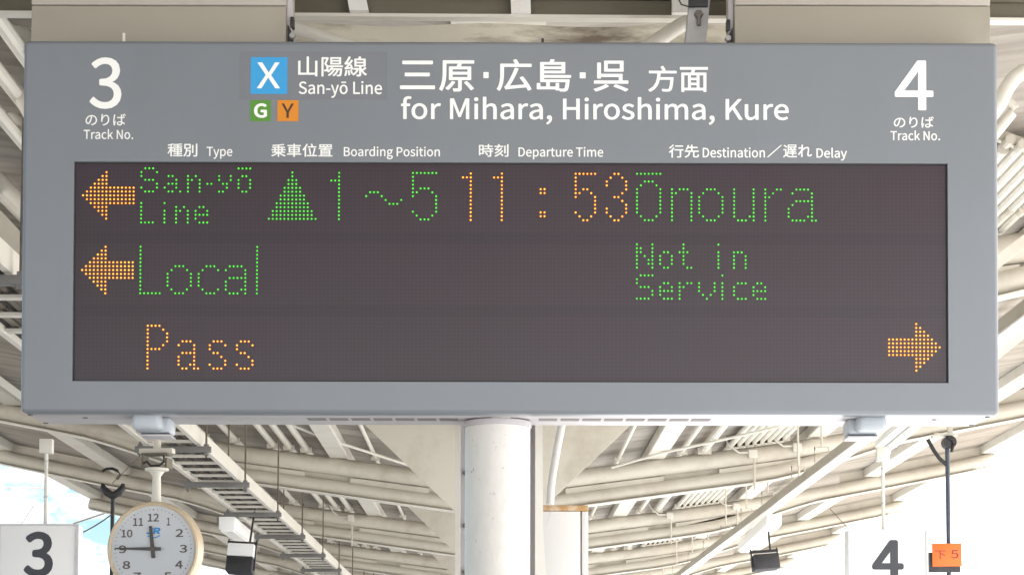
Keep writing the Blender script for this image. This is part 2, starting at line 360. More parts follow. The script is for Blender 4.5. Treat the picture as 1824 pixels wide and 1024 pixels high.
# ------------------------------------------------------------------ letter shapes: advance, then outlines as x, y, x, y ...
GLYPH = {
    ' ': (220, []),
    ',': (273, [[74,-186,133,-152,178,-105,207,-48,217,19,211,63,197,96,173,116,141,124,115,119,94,107,79,87,74,61,79,34,93,15,114,2,139,-2,150,-1,143,-43,123,-79,93,-110,52,-133]]),
    '-': (340, [[45,240,296,240,296,309,45,309]]),
    '.': (273, [[136,-13,161,-8,182,6,196,27,201,55,196,83,182,105,161,119,136,124,111,119,90,105,77,83,72,55,77,27,90,6,111,-8]]),
    '0': (544, [[273,-13,365,10,435,80,480,197,496,362,480,525,435,640,365,709,273,731,180,709,109,640,65,525,49,362,65,197,109,80,180,10],[273,60,217,77,173,132,145,226,135,362,145,497,173,590,217,644,273,661,328,644,372,590,400,497,410,362,400,226,372,132,328,77]]),
    '1': (544, [[86,0,480,0,480,75,336,75,336,719,268,719,202,689,119,668,119,611,247,611,247,75,86,75]]),
    '2': (544, [[43,0,495,0,495,77,268,77,178,71,294,188,383,301,440,412,461,521,446,607,404,674,338,716,251,731,188,724,133,703,84,670,39,626,91,575,123,609,159,635,198,653,240,659,299,648,340,619,364,574,373,517,353,420,292,312,190,191,43,53]]),
    '3': (544, [[258,-13,348,1,422,42,471,106,489,192,477,260,445,313,397,351,337,375,337,379,389,405,430,443,456,492,465,552,449,628,405,684,339,719,255,731,196,725,144,707,97,680,55,646,103,589,135,617,171,639,210,654,252,659,303,651,341,628,365,592,374,545,363,491,330,447,268,418,175,408,175,339,280,329,349,300,387,254,398,195,387,140,357,98,311,71,252,62,196,69,149,87,109,113,75,144,28,86,68,49,119,17,181,-5]]),
    '4': (544, [[333,0,418,0,418,198,514,198,514,270,418,270,418,719,319,719,20,257,20,198,333,198],[333,270,113,270,292,541,334,621,338,621,333,490]]),
    '5': (544, [[257,-13,345,4,420,51,472,129,492,233,475,336,428,408,359,449,275,463,245,461,192,446,168,434,186,642,457,642,457,719,108,719,84,383,132,353,190,384,219,392,252,395,313,384,360,352,390,300,401,231,389,161,356,107,308,74,248,62,191,68,144,86,104,111,72,141,26,82,67,47,118,17,180,-5]]),
    '6': (544, [[295,-13,375,4,440,52,485,125,502,221,488,320,448,390,384,432,302,446,259,440,216,423,175,396,139,360,156,500,196,592,254,643,325,658,357,654,387,643,415,626,438,603,489,658,456,688,418,711,373,726,321,731,220,710,136,643,77,523,55,343,73,187,124,76,200,9],[141,288,178,331,215,359,252,375,287,379,344,368,385,336,409,286,417,221,407,154,382,102,343,69,295,58,234,73,188,117,157,189]]),
    '7': (544, [[194,0,287,0,301,192,334,357,396,509,498,665,498,719,48,719,48,642,397,642,308,497,247,350,211,188]]),
    '8': (544, [[275,-13,366,2,437,41,483,100,499,173,489,239,462,291,424,331,378,362,378,367,411,397,442,438,465,486,474,540,460,616,421,676,359,715,276,729,199,716,136,679,94,621,79,547,87,494,108,450,139,412,176,381,176,377,128,345,86,301,56,245,45,178,62,102,110,41,182,2],[324,390,262,417,210,449,174,491,161,547,169,595,193,631,229,654,275,663,327,653,365,626,389,585,397,535,392,496,378,459,355,424],[275,54,216,64,168,91,136,133,125,186,132,235,152,279,184,318,224,349,296,318,357,283,398,238,414,175,404,126,376,88,332,63]]),
    '9': (544, [[230,-13,328,9,411,80,469,204,491,390,473,540,422,646,345,710,249,731,170,715,104,667,60,594,43,498,57,400,97,330,160,287,241,273,286,279,330,296,371,324,407,360,389,219,349,127,293,77,227,62,193,66,161,76,131,94,106,117,57,61,90,32,129,8,176,-7],[406,435,369,391,331,362,293,345,256,339,200,351,160,383,136,433,127,498,137,565,163,617,201,650,250,662,311,647,358,604,390,533]]),
    'B': (644, [[99,0,327,0,438,13,524,52,580,118,600,211,589,277,559,327,513,362,454,382,454,387,499,411,532,446,552,492,559,543,541,624,490,678,412,709,312,719,99,719],[189,414,189,647,300,647,374,641,427,621,459,585,470,531,460,482,429,445,375,422,296,414],[189,73,189,343,315,343,399,335,460,312,498,272,511,214,498,151,459,107,397,81,315,73]]),
    'D': (675, [[99,0,282,0,426,25,531,96,595,209,617,362,595,514,530,626,424,695,278,719,99,719],[189,75,189,645,271,645,382,626,461,572,508,483,524,362,508,240,461,150,382,94,271,75]]),
    'G': (675, [[381,-13,450,-6,511,11,562,37,603,71,603,373,367,373,367,297,520,297,520,109,495,91,463,78,428,70,390,67,288,87,212,146,166,239,150,362,167,483,215,574,291,632,389,652,439,647,480,632,515,611,544,584,593,643,558,675,512,703,455,724,386,731,255,706,150,632,82,515,57,359,81,202,148,86,251,12]]),
    'H': (714, [[99,0,189,0,189,339,525,339,525,0,616,0,616,719,525,719,525,418,189,418,189,719,99,719]]),
    'J': (525, [[232,-13,322,5,384,52,419,123,430,211,430,719,339,719,339,220,332,150,310,102,274,75,224,67,187,71,154,86,125,111,99,148,34,101,70,52,115,16,169,-5]]),
    'K': (633, [[99,0,189,0,189,227,313,375,528,0,629,0,370,446,595,719,492,719,189,358,189,719,99,719]]),
    'L': (532, [[99,0,504,0,504,77,189,77,189,719,99,719]]),
    'M': (796, [[99,0,180,0,179,448,169,610,173,610,367,73,427,73,621,610,625,610,613,398,613,0,697,0,697,719,588,719,401,184,397,184,208,719,99,719]]),
    'N': (709, [[99,0,184,0,183,434,174,602,177,602,255,454,517,0,610,0,610,719,524,719,525,288,536,118,531,118,454,266,191,719,99,719]]),
    'P': (621, [[99,0,189,0,189,286,308,286,416,300,499,340,553,409,573,508,553,607,499,672,414,708,304,719,99,719],[189,360,189,645,292,645,375,638,435,616,470,574,482,508,471,441,437,395,379,368,296,360]]),
    'R': (623, [[189,377,189,645,310,645,385,638,439,617,473,577,484,518,473,456,439,412,385,386,310,377],[493,0,595,0,413,315,479,340,530,383,563,442,575,518,556,612,504,674,424,708,324,719,99,719,99,0,189,0,189,305,319,305]]),
    'S': (584, [[298,-13,399,3,476,47,525,111,542,191,531,261,499,314,452,353,394,383,250,446,211,470,183,503,173,548,182,591,209,624,252,645,307,652,354,647,397,634,436,613,471,585,518,643,476,679,425,707,369,725,307,731,216,717,145,678,97,618,80,541,94,472,128,420,176,383,226,357,377,289,415,264,441,231,450,183,440,136,410,99,363,75,299,67,244,73,191,91,143,119,101,156,47,93,98,49,157,16,224,-5]]),
    'T': (587, [[248,0,339,0,339,642,557,642,557,719,30,719,30,642,248,642]]),
    'X': (562, [[17,0,113,0,274,311,277,311,446,0,546,0,335,367,531,719,436,719,289,429,285,429,130,719,30,719,226,372]]),
    'Y': (521, [[215,0,305,0,305,278,522,719,427,719,263,358,259,358,95,719,-1,719,215,278]]),
    'a': (552, [[213,-13,261,-7,306,10,349,34,392,64,400,0,474,0,474,327,463,417,430,486,373,531,289,546,227,540,170,523,121,501,80,476,115,415,149,436,187,454,229,467,275,472,328,460,362,430,379,387,384,337,238,312,136,272,77,215,58,138,70,74,102,27,151,-3],[238,60,201,64,171,79,151,105,144,144,156,191,197,229,271,258,384,277,384,129,347,99,311,77,275,64]]),
    'c': (500, [[300,-13,347,-8,392,5,434,26,473,54,433,115,407,94,376,77,343,66,308,62,241,76,189,118,155,182,143,266,156,349,191,414,244,456,311,471,340,467,368,458,393,443,417,425,462,483,432,507,396,527,355,541,307,546,209,527,127,472,72,384,51,266,70,148,123,60,202,6]]),
    'd': (608, [[272,-13,318,-7,361,10,400,34,436,63,444,0,518,0,518,780,427,780,427,575,432,484,398,510,363,530,326,542,282,546,195,527,122,471,71,382,52,266,68,147,112,60,181,6],[291,63,229,77,183,117,154,181,144,267,156,350,189,414,238,456,298,471,331,468,363,458,395,440,427,415,427,135,394,103,361,81,327,67]]),
    'e': (543, [[306,-13,357,-9,403,3,444,20,480,41,449,101,419,83,387,70,353,62,316,59,246,72,192,109,155,168,139,245,498,245,502,296,488,399,447,478,380,528,289,546,201,527,125,471,71,383,51,266,71,148,125,61,206,6],[138,309,156,379,190,431,237,464,291,475,347,464,389,432,415,380,424,309]]),
    'f': (319, [[32,460,105,460,105,0,194,0,194,460,307,460,307,532,194,532,194,617,199,662,213,695,236,715,270,722,299,718,329,707,349,776,308,788,260,793,191,781,143,746,114,691,105,618,105,532,32,527]]),
    'g': (553, [[270,-245,381,-230,466,-190,520,-131,539,-61,527,-4,493,36,435,58,354,66,249,66,204,70,176,82,160,100,156,124,158,144,166,160,190,187,229,174,269,169,345,182,407,219,449,277,464,354,461,387,452,417,438,443,421,464,529,464,529,532,344,532,311,542,269,546,192,533,129,495,86,435,70,356,76,310,91,271,113,238,139,213,139,209,118,191,99,169,86,141,80,110,84,81,94,57,109,37,128,23,128,18,95,-8,70,-37,55,-69,50,-103,66,-164,111,-208,181,-236],[269,229,225,238,189,264,165,303,156,356,165,408,189,448,225,472,269,480,313,472,349,448,374,408,382,356,373,303,349,264,312,238],[282,-183,217,-177,169,-158,139,-129,128,-90,131,-67,141,-44,158,-21,182,0,218,-6,343,-8,390,-11,424,-23,444,-44,451,-75,439,-116,405,-150,352,-174]]),
    'h': (595, [[90,0,180,0,180,386,218,422,252,447,287,463,325,468,371,459,402,434,421,390,426,325,426,0,516,0,516,337,506,427,476,492,426,532,353,546,302,539,256,520,215,491,176,457,180,567,180,780,90,780]]),
    'i': (270, [[90,0,180,0,180,532,90,532],[135,642,160,646,178,658,191,677,195,702,191,725,178,744,160,756,135,760,111,756,93,744,81,725,76,702,81,677,93,658,111,646]]),
    'k': (541, [[90,0,178,0,178,140,278,257,434,0,531,0,330,318,508,532,408,532,182,252,178,252,178,780,90,780]]),
    'l': (278, [[184,-13,215,-10,236,-5,224,64,205,62,195,64,188,71,182,82,180,780,90,780,90,106,96,55,112,18,141,-5]]),
    'm': (908, [[90,0,180,0,180,386,216,422,250,448,283,463,314,468,358,459,389,434,407,390,413,325,413,0,502,0,502,386,538,422,572,448,605,463,636,468,680,459,711,434,729,390,735,325,735,0,825,0,825,337,815,427,785,492,735,532,664,546,616,539,572,518,529,485,487,444,467,487,437,519,395,539,340,546,294,539,251,520,211,491,173,455,164,532,90,532]]),
    'n': (598, [[90,0,180,0,180,386,218,422,252,447,287,463,325,468,371,459,402,434,421,390,426,325,426,0,516,0,516,337,506,427,476,492,426,532,353,546,301,539,255,520,213,491,173,455,164,532,90,532]]),
    'o': (594, [[297,-13,391,6,469,60,523,148,543,266,523,384,469,472,391,527,297,546,204,527,125,472,71,384,51,266,71,148,125,60,204,6],[297,62,234,76,186,118,154,182,143,266,154,349,186,414,234,456,297,471,360,456,409,414,441,349,452,266,441,182,409,118,360,76]]),
    'p': (608, [[90,-225,180,-225,177,49,214,22,251,3,288,-9,325,-13,412,6,486,63,537,153,556,275,542,386,501,472,435,527,344,546,298,540,254,523,213,499,173,471,164,532,90,532],[310,63,281,66,250,75,216,92,180,118,180,398,218,429,254,452,288,466,322,471,387,456,430,417,455,354,463,274,451,185,419,119,371,77]]),
    'r': (380, [[90,0,180,0,180,342,210,400,244,438,279,459,314,466,342,463,366,457,382,534,356,544,325,546,282,538,242,516,206,481,173,435,164,532,90,532]]),
    's': (459, [[229,-13,313,0,373,34,410,84,423,145,408,209,371,253,319,283,218,324,181,343,156,367,146,399,152,429,170,454,201,470,245,476,279,473,309,463,366,429,409,485,375,509,336,528,292,541,244,546,166,534,109,502,73,454,61,395,75,336,110,294,160,264,259,224,299,203,327,176,337,140,331,108,311,81,279,63,232,57,187,61,147,74,110,95,75,121,31,61,73,32,121,8,174,-7]]),
    't': (370, [[257,-13,307,-7,356,7,338,75,309,64,277,60,239,67,213,87,199,119,195,162,195,460,340,460,340,532,195,532,195,682,121,682,111,532,26,527,26,460,106,460,106,165,114,92,139,36,186,0]]),
    'u': (595, [[246,-13,297,-6,342,14,383,44,422,83,425,83,431,0,506,0,506,532,417,532,417,155,380,114,346,86,311,70,273,65,227,73,196,98,178,142,173,206,173,532,82,532,82,195,92,105,122,40,173,1]]),
    'y': (511, [[99,-229,170,-215,224,-176,266,-118,298,-45,498,532,411,532,304,200,272,86,267,86,106,532,13,532,226,-1,215,-41,195,-87,169,-123,136,-147,95,-156,54,-147,36,-219,65,-227]]),
    'ō': (594, [[297,-13,391,6,469,60,523,148,543,266,523,384,469,472,391,527,297,546,204,527,125,472,71,384,51,266,71,148,125,60,204,6],[297,62,234,76,186,118,154,182,143,266,154,349,186,414,234,456,297,471,360,456,409,414,441,349,452,266,441,182,409,118,360,76],[153,658,442,658,442,722,153,722]]),
    'の': (980, [[467,629,444,494,412,365,374,259,336,187,299,146,264,133,229,144,197,176,172,232,163,312,184,414,244,512,340,589],[548,631,659,601,741,539,792,451,810,346,789,233,732,148,653,89,561,55,476,42,523,-30,678,12,794,91,865,202,890,343,864,483,788,598,670,676,515,704,347,671,211,584,120,457,86,305,101,196,141,113,197,61,261,43,327,62,387,120,441,215,489,348,524,489]]),
    'ば': (980, [[226,738,140,746,134,675,107,494,95,378,89,264,92,169,100,85,112,13,126,-47,195,-42,192,-8,196,36,227,137,267,253,226,284,171,140,163,209,161,277,166,372,178,482,217,706],[795,776,747,762,803,623,853,640],[893,807,845,791,876,725,903,654,953,672],[639,171,640,137,635,93,618,59,585,38,533,30,485,35,447,50,422,74,414,107,423,140,449,165,488,181,538,186,590,182],[711,745,623,745,626,684,626,563,491,561,368,569,368,495,532,489,626,491,636,238,592,245,545,247,460,236,396,204,357,157,344,100,357,41,396,-4,460,-32,547,-42,629,-28,681,8,709,59,717,118,717,137,791,87,865,24,907,89,821,158,770,189,714,216,702,495,789,503,872,514,872,589,790,576,702,567,704,685]]),
    'り': (980, [[332,774,246,776,211,453,209,329,219,220,294,225,289,290,292,346,319,448,375,548,451,623,540,653,608,633,657,578,686,493,696,386,667,230,586,123,466,57,317,22,363,-49,530,-1,661,83,746,210,776,387,760,527,714,633,643,700,553,724,464,703,388,650,327,578,286,501,304,636]]),
    'れ': (980, [[282,613,141,596,77,595,85,515,277,541,271,444,164,292,53,146,103,78,263,310,256,-37,341,-37,336,23,332,259,335,375,407,444,483,505,558,547,624,563,657,558,682,544,698,519,703,482,697,400,672,206,666,117,674,63,696,24,730,1,775,-7,824,-1,870,14,914,40,955,75,942,159,905,124,867,98,830,83,794,77,771,82,755,95,746,114,743,137,749,223,774,419,779,504,771,558,745,599,703,626,643,635,565,619,484,579,407,525,341,470,346,526,390,595,362,629,356,627,375,775,283,778,287,741]]),
    '三': (980, [[121,728,121,654,862,654,862,728],[183,408,183,334,785,334,785,408],[64,68,64,-7,916,-7,916,68]]),
    '下': (980, [[54,751,54,677,432,677,432,-77,510,-77,510,442,683,341,761,291,823,245,875,312,803,361,713,415,524,517,510,501,510,677,927,677,927,751]]),
    '乗': (980, [[451,373,451,262,310,262,310,373],[451,437,310,437,310,545,451,545],[525,373,671,373,671,262,525,262],[525,437,525,545,671,545,671,437],[792,810,654,785,483,766,297,752,114,743,125,712,130,680,288,687,451,697,451,610,108,610,108,545,238,545,238,437,56,437,56,373,238,373,238,262,96,262,96,197,394,197,319,138,231,86,135,41,39,8,67,-22,90,-54,186,-15,282,35,372,94,451,161,451,-78,525,-78,525,161,604,92,695,31,791,-20,888,-59,913,-24,941,7,844,40,747,85,658,138,582,197,893,197,893,262,742,262,742,373,926,373,926,437,742,437,742,545,880,545,880,610,525,610,525,704,695,724,842,750]]),
    '位': (980, [[362,645,362,574,896,574,896,645],[426,499,468,276,493,78,566,100,538,293,493,515],[559,812,586,731,605,656,678,677,657,751,628,830],[320,33,320,-37,936,-37,936,33,733,33,788,264,836,509,759,522,742,402,719,272,693,145,665,33],[280,820,233,709,174,604,108,509,37,428,79,356,129,412,176,475,176,-76,250,-76,250,589,304,692,350,799]]),
    '先': (980, [[453,824,453,671,279,671,316,785,241,801,218,720,187,635,147,554,100,484,164,450,211,519,251,600,453,600,453,402,60,402,60,330,316,330,296,216,253,118,174,38,46,-22,73,-51,93,-83,231,-13,319,81,368,196,392,330,579,330,579,42,584,-9,601,-41,635,-58,716,-63,827,-63,877,-54,908,-25,926,32,935,125,900,137,868,155,864,78,857,34,844,13,822,8,674,9,661,14,655,24,653,330,922,330,922,402,527,402,527,600,851,600,851,671,527,671,527,824]]),
    '別': (980, [[581,706,581,162,653,162,653,706],[822,805,820,8,816,0,796,-6,646,-5,674,-79,784,-77,822,-73,851,-66,871,-54,884,-37,892,-13,895,20,895,805],[161,713,411,713,411,524,161,524],[93,778,93,457,201,457,189,321,163,187,113,66,32,-30,61,-53,84,-80,152,-7,200,81,234,179,255,285,418,285,402,75,392,23,380,-3,367,-12,302,-13,234,-9,248,-41,255,-75,375,-75,412,-67,427,-59,439,-46,456,-11,469,56,479,164,488,351,264,351,273,457,481,457,481,778]]),
    '刻': (980, [[834,812,833,6,829,-1,811,-6,677,-5,693,-41,702,-75,804,-73,839,-69,865,-63,884,-52,897,-36,905,-14,907,17,907,812],[659,711,659,164,728,164,728,711],[451,567,424,518,392,471,192,463,264,544,331,634,588,634,588,702,385,702,360,764,321,828,253,810,283,756,306,702,53,702,53,634,246,634,182,547,137,494,107,467,80,454,104,385,158,395,340,408,279,346,212,291,140,243,65,202,111,143,231,219,342,312,439,421,518,545],[516,380,430,257,321,148,196,57,58,-15,105,-76,181,-36,255,11,326,63,393,120,478,39,545,-34,599,15,528,87,440,166,517,255,582,354]]),
    '原': (980, [[362,394,773,394,773,302,362,302],[362,541,773,541,773,450,362,450],[685,162,780,56,859,-41,922,-4,839,91,743,193],[364,195,327,145,241,46,196,4,259,-36,348,61,433,172],[128,770,126,369,114,235,85,101,34,-21,67,-38,97,-59,152,71,183,215,198,360,201,491,201,701,925,701,925,770],[520,690,482,599,289,599,289,243,530,243,530,-4,520,-12,388,-12,402,-45,411,-77,505,-76,538,-73,565,-67,583,-57,594,-42,600,-23,602,243,847,243,847,599,562,599,605,677]]),
    '呉': (980, [[388,726,730,726,730,558,388,558],[319,790,319,494,804,494,804,790],[562,61,730,-9,803,-45,864,-78,932,-27,788,40,614,109],[354,113,292,76,213,38,128,4,45,-24,99,-79,182,-50,268,-14,350,25,423,66],[137,735,137,295,212,295,212,342,703,342,703,218,52,218,52,149,929,149,929,218,777,218,777,410,212,410,212,735]]),
    '山': (980, [[106,620,106,-2,800,-2,800,-75,875,-75,875,621,800,621,800,73,527,73,527,813,451,813,451,73,181,73,181,620]]),
    '島': (980, [[177,745,177,193,817,193,808,109,798,50,788,12,776,-8,763,-16,706,-17,647,-13,659,-44,665,-76,776,-77,809,-71,835,-53,853,-23,867,28,879,107,893,250,250,250,250,314,928,314,928,373,250,373,250,443,781,443,781,745,482,745,521,816,435,827,405,745],[709,567,709,497,250,497,250,567],[709,618,250,618,250,690,709,690],[94,145,94,-14,564,-14,564,-44,631,-44,631,149,564,149,564,45,397,45,397,177,329,177,329,45,162,45,162,145]]),
    '広': (980, [[265,-37,299,-28,535,1,810,29,854,-69,926,-34,889,48,835,141,773,237,707,326,640,298,710,198,775,92,350,52,414,164,477,288,536,420,589,556,509,575,458,434,402,303,350,197,293,94,273,64,255,44,238,34],[466,805,496,749,522,692,133,692,131,319,119,197,91,76,41,-35,75,-54,105,-75,158,43,189,176,203,310,207,431,207,622,928,622,928,692,605,692,575,758,537,825]]),
    '方': (980, [[431,802,470,725,498,654,67,654,67,582,334,582,320,410,280,242,195,93,45,-23,75,-50,99,-80,219,4,303,108,358,226,390,354,741,354,729,211,714,109,697,45,677,12,657,2,564,1,465,7,483,-28,491,-65,585,-69,656,-68,704,-59,724,-49,741,-33,767,10,787,88,804,212,822,425,402,425,415,582,918,582,918,654,504,654,574,684,543,754,502,829]]),
    '時': (980, [[436,205,509,117,539,72,561,32,624,71,601,111,570,155,495,239],[619,825,619,707,413,707,413,641,619,641,619,517,372,517,372,450,748,450,748,339,376,339,376,274,748,274,747,1,744,-5,727,-9,596,-8,611,-43,621,-77,719,-75,753,-72,780,-65,799,-55,812,-40,819,-19,821,274,935,274,935,339,821,339,821,450,945,450,945,517,691,517,691,641,904,641,904,707,691,707,691,825],[285,408,285,181,143,181,143,408],[285,475,143,475,143,692,285,692],[75,760,75,34,143,34,143,115,355,115,355,760]]),
    '種': (980, [[425,525,425,210,628,210,628,139,414,139,414,80,628,80,628,3,358,3,358,-58,946,-58,946,3,699,3,699,80,913,80,913,139,699,139,699,210,908,210,908,525,699,525,699,590,927,590,927,651,699,651,699,724,821,737,925,756,880,812,782,794,661,781,401,764,419,707,628,718,628,651,383,651,383,590,628,590,628,525],[490,343,628,343,628,265,490,265],[699,343,840,343,840,265,699,265],[490,470,628,470,628,392,490,392],[699,470,840,470,840,392,699,392],[354,810,290,786,212,764,42,729,55,701,64,674,208,698,208,547,48,547,48,478,198,478,164,392,122,307,75,231,27,169,48,136,66,101,103,153,140,215,176,284,208,358,208,-76,280,-76,280,346,331,280,370,225,414,282,280,418,280,478,403,478,403,547,280,547,280,715,347,732,405,753]]),
    '線': (980, [[513,520,821,520,821,432,513,432],[513,661,821,661,821,575,513,575],[178,185,193,76,200,-26,258,-16,249,86,233,194],[82,193,63,69,50,11,34,-39,92,-61,121,52,142,182],[270,204,297,120,316,42,370,60,349,137,321,219],[868,338,817,282,757,225,730,281,710,340,710,374,891,374,891,720,669,720,710,807,628,825,595,720,444,720,444,374,640,374,640,-4,632,-11,524,-12,537,-45,545,-79,625,-78,654,-74,676,-68,693,-57,703,-42,708,-23,710,188,748,119,792,58,842,6,897,-35,919,-5,945,23,900,51,857,87,819,129,784,176,853,232,923,294],[408,292,408,230,536,230,503,162,460,103,410,55,355,20,397,-31,469,19,532,88,583,175,619,279,575,294],[65,235,83,242,308,281,319,225,378,242,357,341,323,451,266,437,295,339,154,321,213,393,269,471,323,554,373,639,309,676,274,609,235,545,134,536,212,660,281,797,213,825,180,746,144,673,87,578,60,542,47,530,34,525,58,457,93,466,194,480,113,371,74,326,56,312,40,305]]),
    '置': (980, [[638,733,804,733,804,645,638,645],[409,733,571,733,571,645,409,645],[185,733,341,733,341,645,185,645],[186,419,186,6,56,6,56,-49,926,-49,926,6,792,6,792,419,485,419,499,476,904,476,904,534,510,534,521,591,877,591,877,786,115,786,115,591,445,591,437,534,67,534,67,476,427,476,416,419],[257,6,257,67,720,67,720,6],[257,270,720,270,720,213,257,213],[257,314,257,369,720,369,720,314],[257,169,720,169,720,111,257,111]]),
    '行': (980, [[426,765,426,694,909,694,909,765],[262,825,217,769,160,711,98,657,34,610,77,551,145,604,213,665,277,730,332,795],[383,494,383,424,714,424,712,7,708,0,688,-5,534,-3,550,-40,559,-75,675,-74,715,-71,744,-65,765,-53,778,-37,786,-14,788,16,788,424,936,424,936,494],[301,614,243,530,175,450,101,377,25,316,76,254,132,302,188,357,188,-81,261,-81,261,437,319,512,371,588]]),
    '車': (980, [[155,594,155,212,450,212,450,132,52,132,52,65,450,65,450,-81,525,-81,525,65,932,65,932,132,525,132,525,212,829,212,829,594,525,594,525,667,899,667,899,734,525,734,525,823,450,823,450,734,81,734,81,667,450,667,450,594],[225,375,450,375,450,274,225,274],[525,375,756,375,756,274,525,274],[225,532,450,532,450,432,225,432],[525,532,756,532,756,432,525,432]]),
    '遅': (980, [[69,721,165,655,208,620,241,588,291,639,257,670,164,736,116,765],[348,786,346,439,335,330,310,221,267,122,298,106,326,87,373,193,399,312,412,431,415,588,905,588,905,786],[415,731,834,731,834,643,415,643],[456,354,456,300,631,300,631,228,407,228,407,172,631,172,631,51,701,51,701,172,927,172,927,228,701,228,701,300,883,300,883,354,701,354,701,423,909,423,909,478,787,478,842,568,777,588,751,534,719,478,597,478,612,484,587,535,550,586,494,565,523,522,546,478,431,478,431,423,631,423,631,354],[247,480,53,480,53,412,175,412,175,99,143,81,109,55,38,-14,87,-77,159,8,191,35,218,45,237,40,314,-12,367,-38,429,-55,499,-63,670,-65,921,-56,929,-17,942,21,768,7,584,2,508,4,440,11,381,25,328,50,247,103]]),
    '陽': (980, [[504,600,791,600,791,522,504,522],[504,728,791,728,791,653,504,653],[436,784,436,466,863,466,863,784],[350,407,350,346,479,346,446,287,405,233,358,186,306,147,354,100,416,153,473,217,555,217,513,149,463,88,406,34,344,-12,388,-60,456,-5,520,61,576,135,623,217,706,217,675,143,635,75,588,16,534,-33,583,-75,641,-18,693,51,737,130,772,217,837,217,830,120,821,54,812,12,801,-9,789,-17,744,-18,698,-15,709,-45,716,-76,805,-76,834,-70,858,-52,874,-22,887,34,898,121,910,276,513,276,549,346,942,346,942,407],[79,781,79,-78,145,-78,145,715,274,715,237,603,195,487,239,432,266,381,280,334,284,291,280,251,273,235,257,221,220,215,175,217,188,184,194,152,260,154,288,160,311,172,328,190,341,215,348,247,350,284,346,332,333,382,306,437,262,496,313,625,360,756,312,784,301,781]]),
    '面': (980, [[381,327,589,327,589,217,381,217],[381,387,381,496,589,496,589,387],[381,157,589,157,589,42,381,42],[57,759,57,688,435,688,408,565,102,565,102,-78,173,-78,173,-26,804,-26,804,-78,878,-78,878,565,483,565,522,688,926,688,926,759],[173,42,173,496,314,496,314,42],[804,42,657,42,657,496,804,496]]),
}
def text_mesh(string, weight=0.0, track=0.0):
    """triangles of a line of lettering, in em/1000 units, starting at x = 0"""
    cu = bpy.data.curves.new("line", 'CURVE'); cu.dimensions = '2D'; cu.fill_mode = 'BOTH'
    x = 0.0
    for ch in string:
        adv, loops = GLYPH[ch]
        for lp in loops:
            pts = list(zip(lp[0::2], lp[1::2]))
            sp = cu.splines.new('POLY'); sp.points.add(len(pts) - 1); sp.use_cyclic_u = True
            for q, (a, b) in zip(sp.points, pts): q.co = (a + x, b, 0, 1)
        x += int(adv) + track
    ob = bpy.data.objects.new("line", cu)
    me = bpy.data.meshes.new_from_object(ob)
    verts = [(v.co.x, v.co.y) for v in me.vertices]
    faces = [tuple(p.vertices) for p in me.polygons]
    bpy.data.objects.remove(ob); bpy.data.curves.remove(cu); bpy.data.meshes.remove(me)
    outv, outf = [], []
    shifts = [(0, 0)] + ([(weight * math.cos(k * math.pi / 4), weight * math.sin(k * math.pi / 4)) for k in range(8)] if weight else [])
    for k, (dx, dy) in enumerate(shifts):
        o = len(outv)
        outv += [(a + dx, b + dy, k) for a, b in verts]
        outf += [tuple(i + o for i in f) for f in faces]
    return outv, outf

def lettering(name, string, rect, y, material, parent, weight=0.0, track=0.0, label=None, slant=0.0, M=None):
    """flat lettering that fills rect = (x0, z0, x1, z1) on the plane y, facing -Y"""
    v, f = text_mesh(string, weight, track)
    if slant: v = [(a + b * slant, b, k) for a, b, k in v]
    ax, bx = min(p[0] for p in v), max(p[0] for p in v)
    az, bz = min(p[1] for p in v), max(p[1] for p in v)
    x0, z0, x1, z1 = rect
    co = [Vector((x0 + (a - ax) / (bx - ax) * (x1 - x0), y - 3e-5 * k, z0 + (b - az) / (bz - az) * (z1 - z0))) for a, b, k in v]
    if M is not None: co = [M @ c for c in co]
    me = bpy.data.meshes.new(name)
    me.from_pydata([tuple(c) for c in co], [], f); me.update()
    me.materials.append(material)
    o = bpy.data.objects.new(name, me); COL.objects.link(o); o.parent = parent
    if label: o['label'] = label
    return o

# ------------------------------------------------------------------ the setting
bm = bmesh.new(); box(bm, -7.0, 7.0, -40, 220, -1.1, 0.0)
structure("platform", bm, CONCRETE)
bm = bmesh.new(); box(bm, -900, 900, -600, 1500, -1.6, -1.12)
structure("ground", bm, BALLAST)

# the butterfly roof rises outward and steepens towards the eaves
def ztop(X):                                # top of a roof arm
    X = abs(X); return 4.34 + 0.13 * X + (0.026 * (X - 3.0) ** 1.5 if X > 3 else 0.0)
def zbot(X):                                # underside of a roof arm: deep at the column, slim at the eave
    X = abs(X)
    lo, hi = 3.895 + 0.137 * X, ztop(X) - 0.21
    k = min(1.0, max(0.0, (X - 3.0) / 2.0)); k = k * k * (3 - 2 * k)
    return lo + (hi - lo) * k
def zr(X): return ztop(X) + 0.135           # underside of the roof sheets
def za(X): return ztop(X) - 0.103           # axis of the upper rail
def zb(X): return zbot(X) + 0.085           # axis of the lower rail
EAVE = 7.7

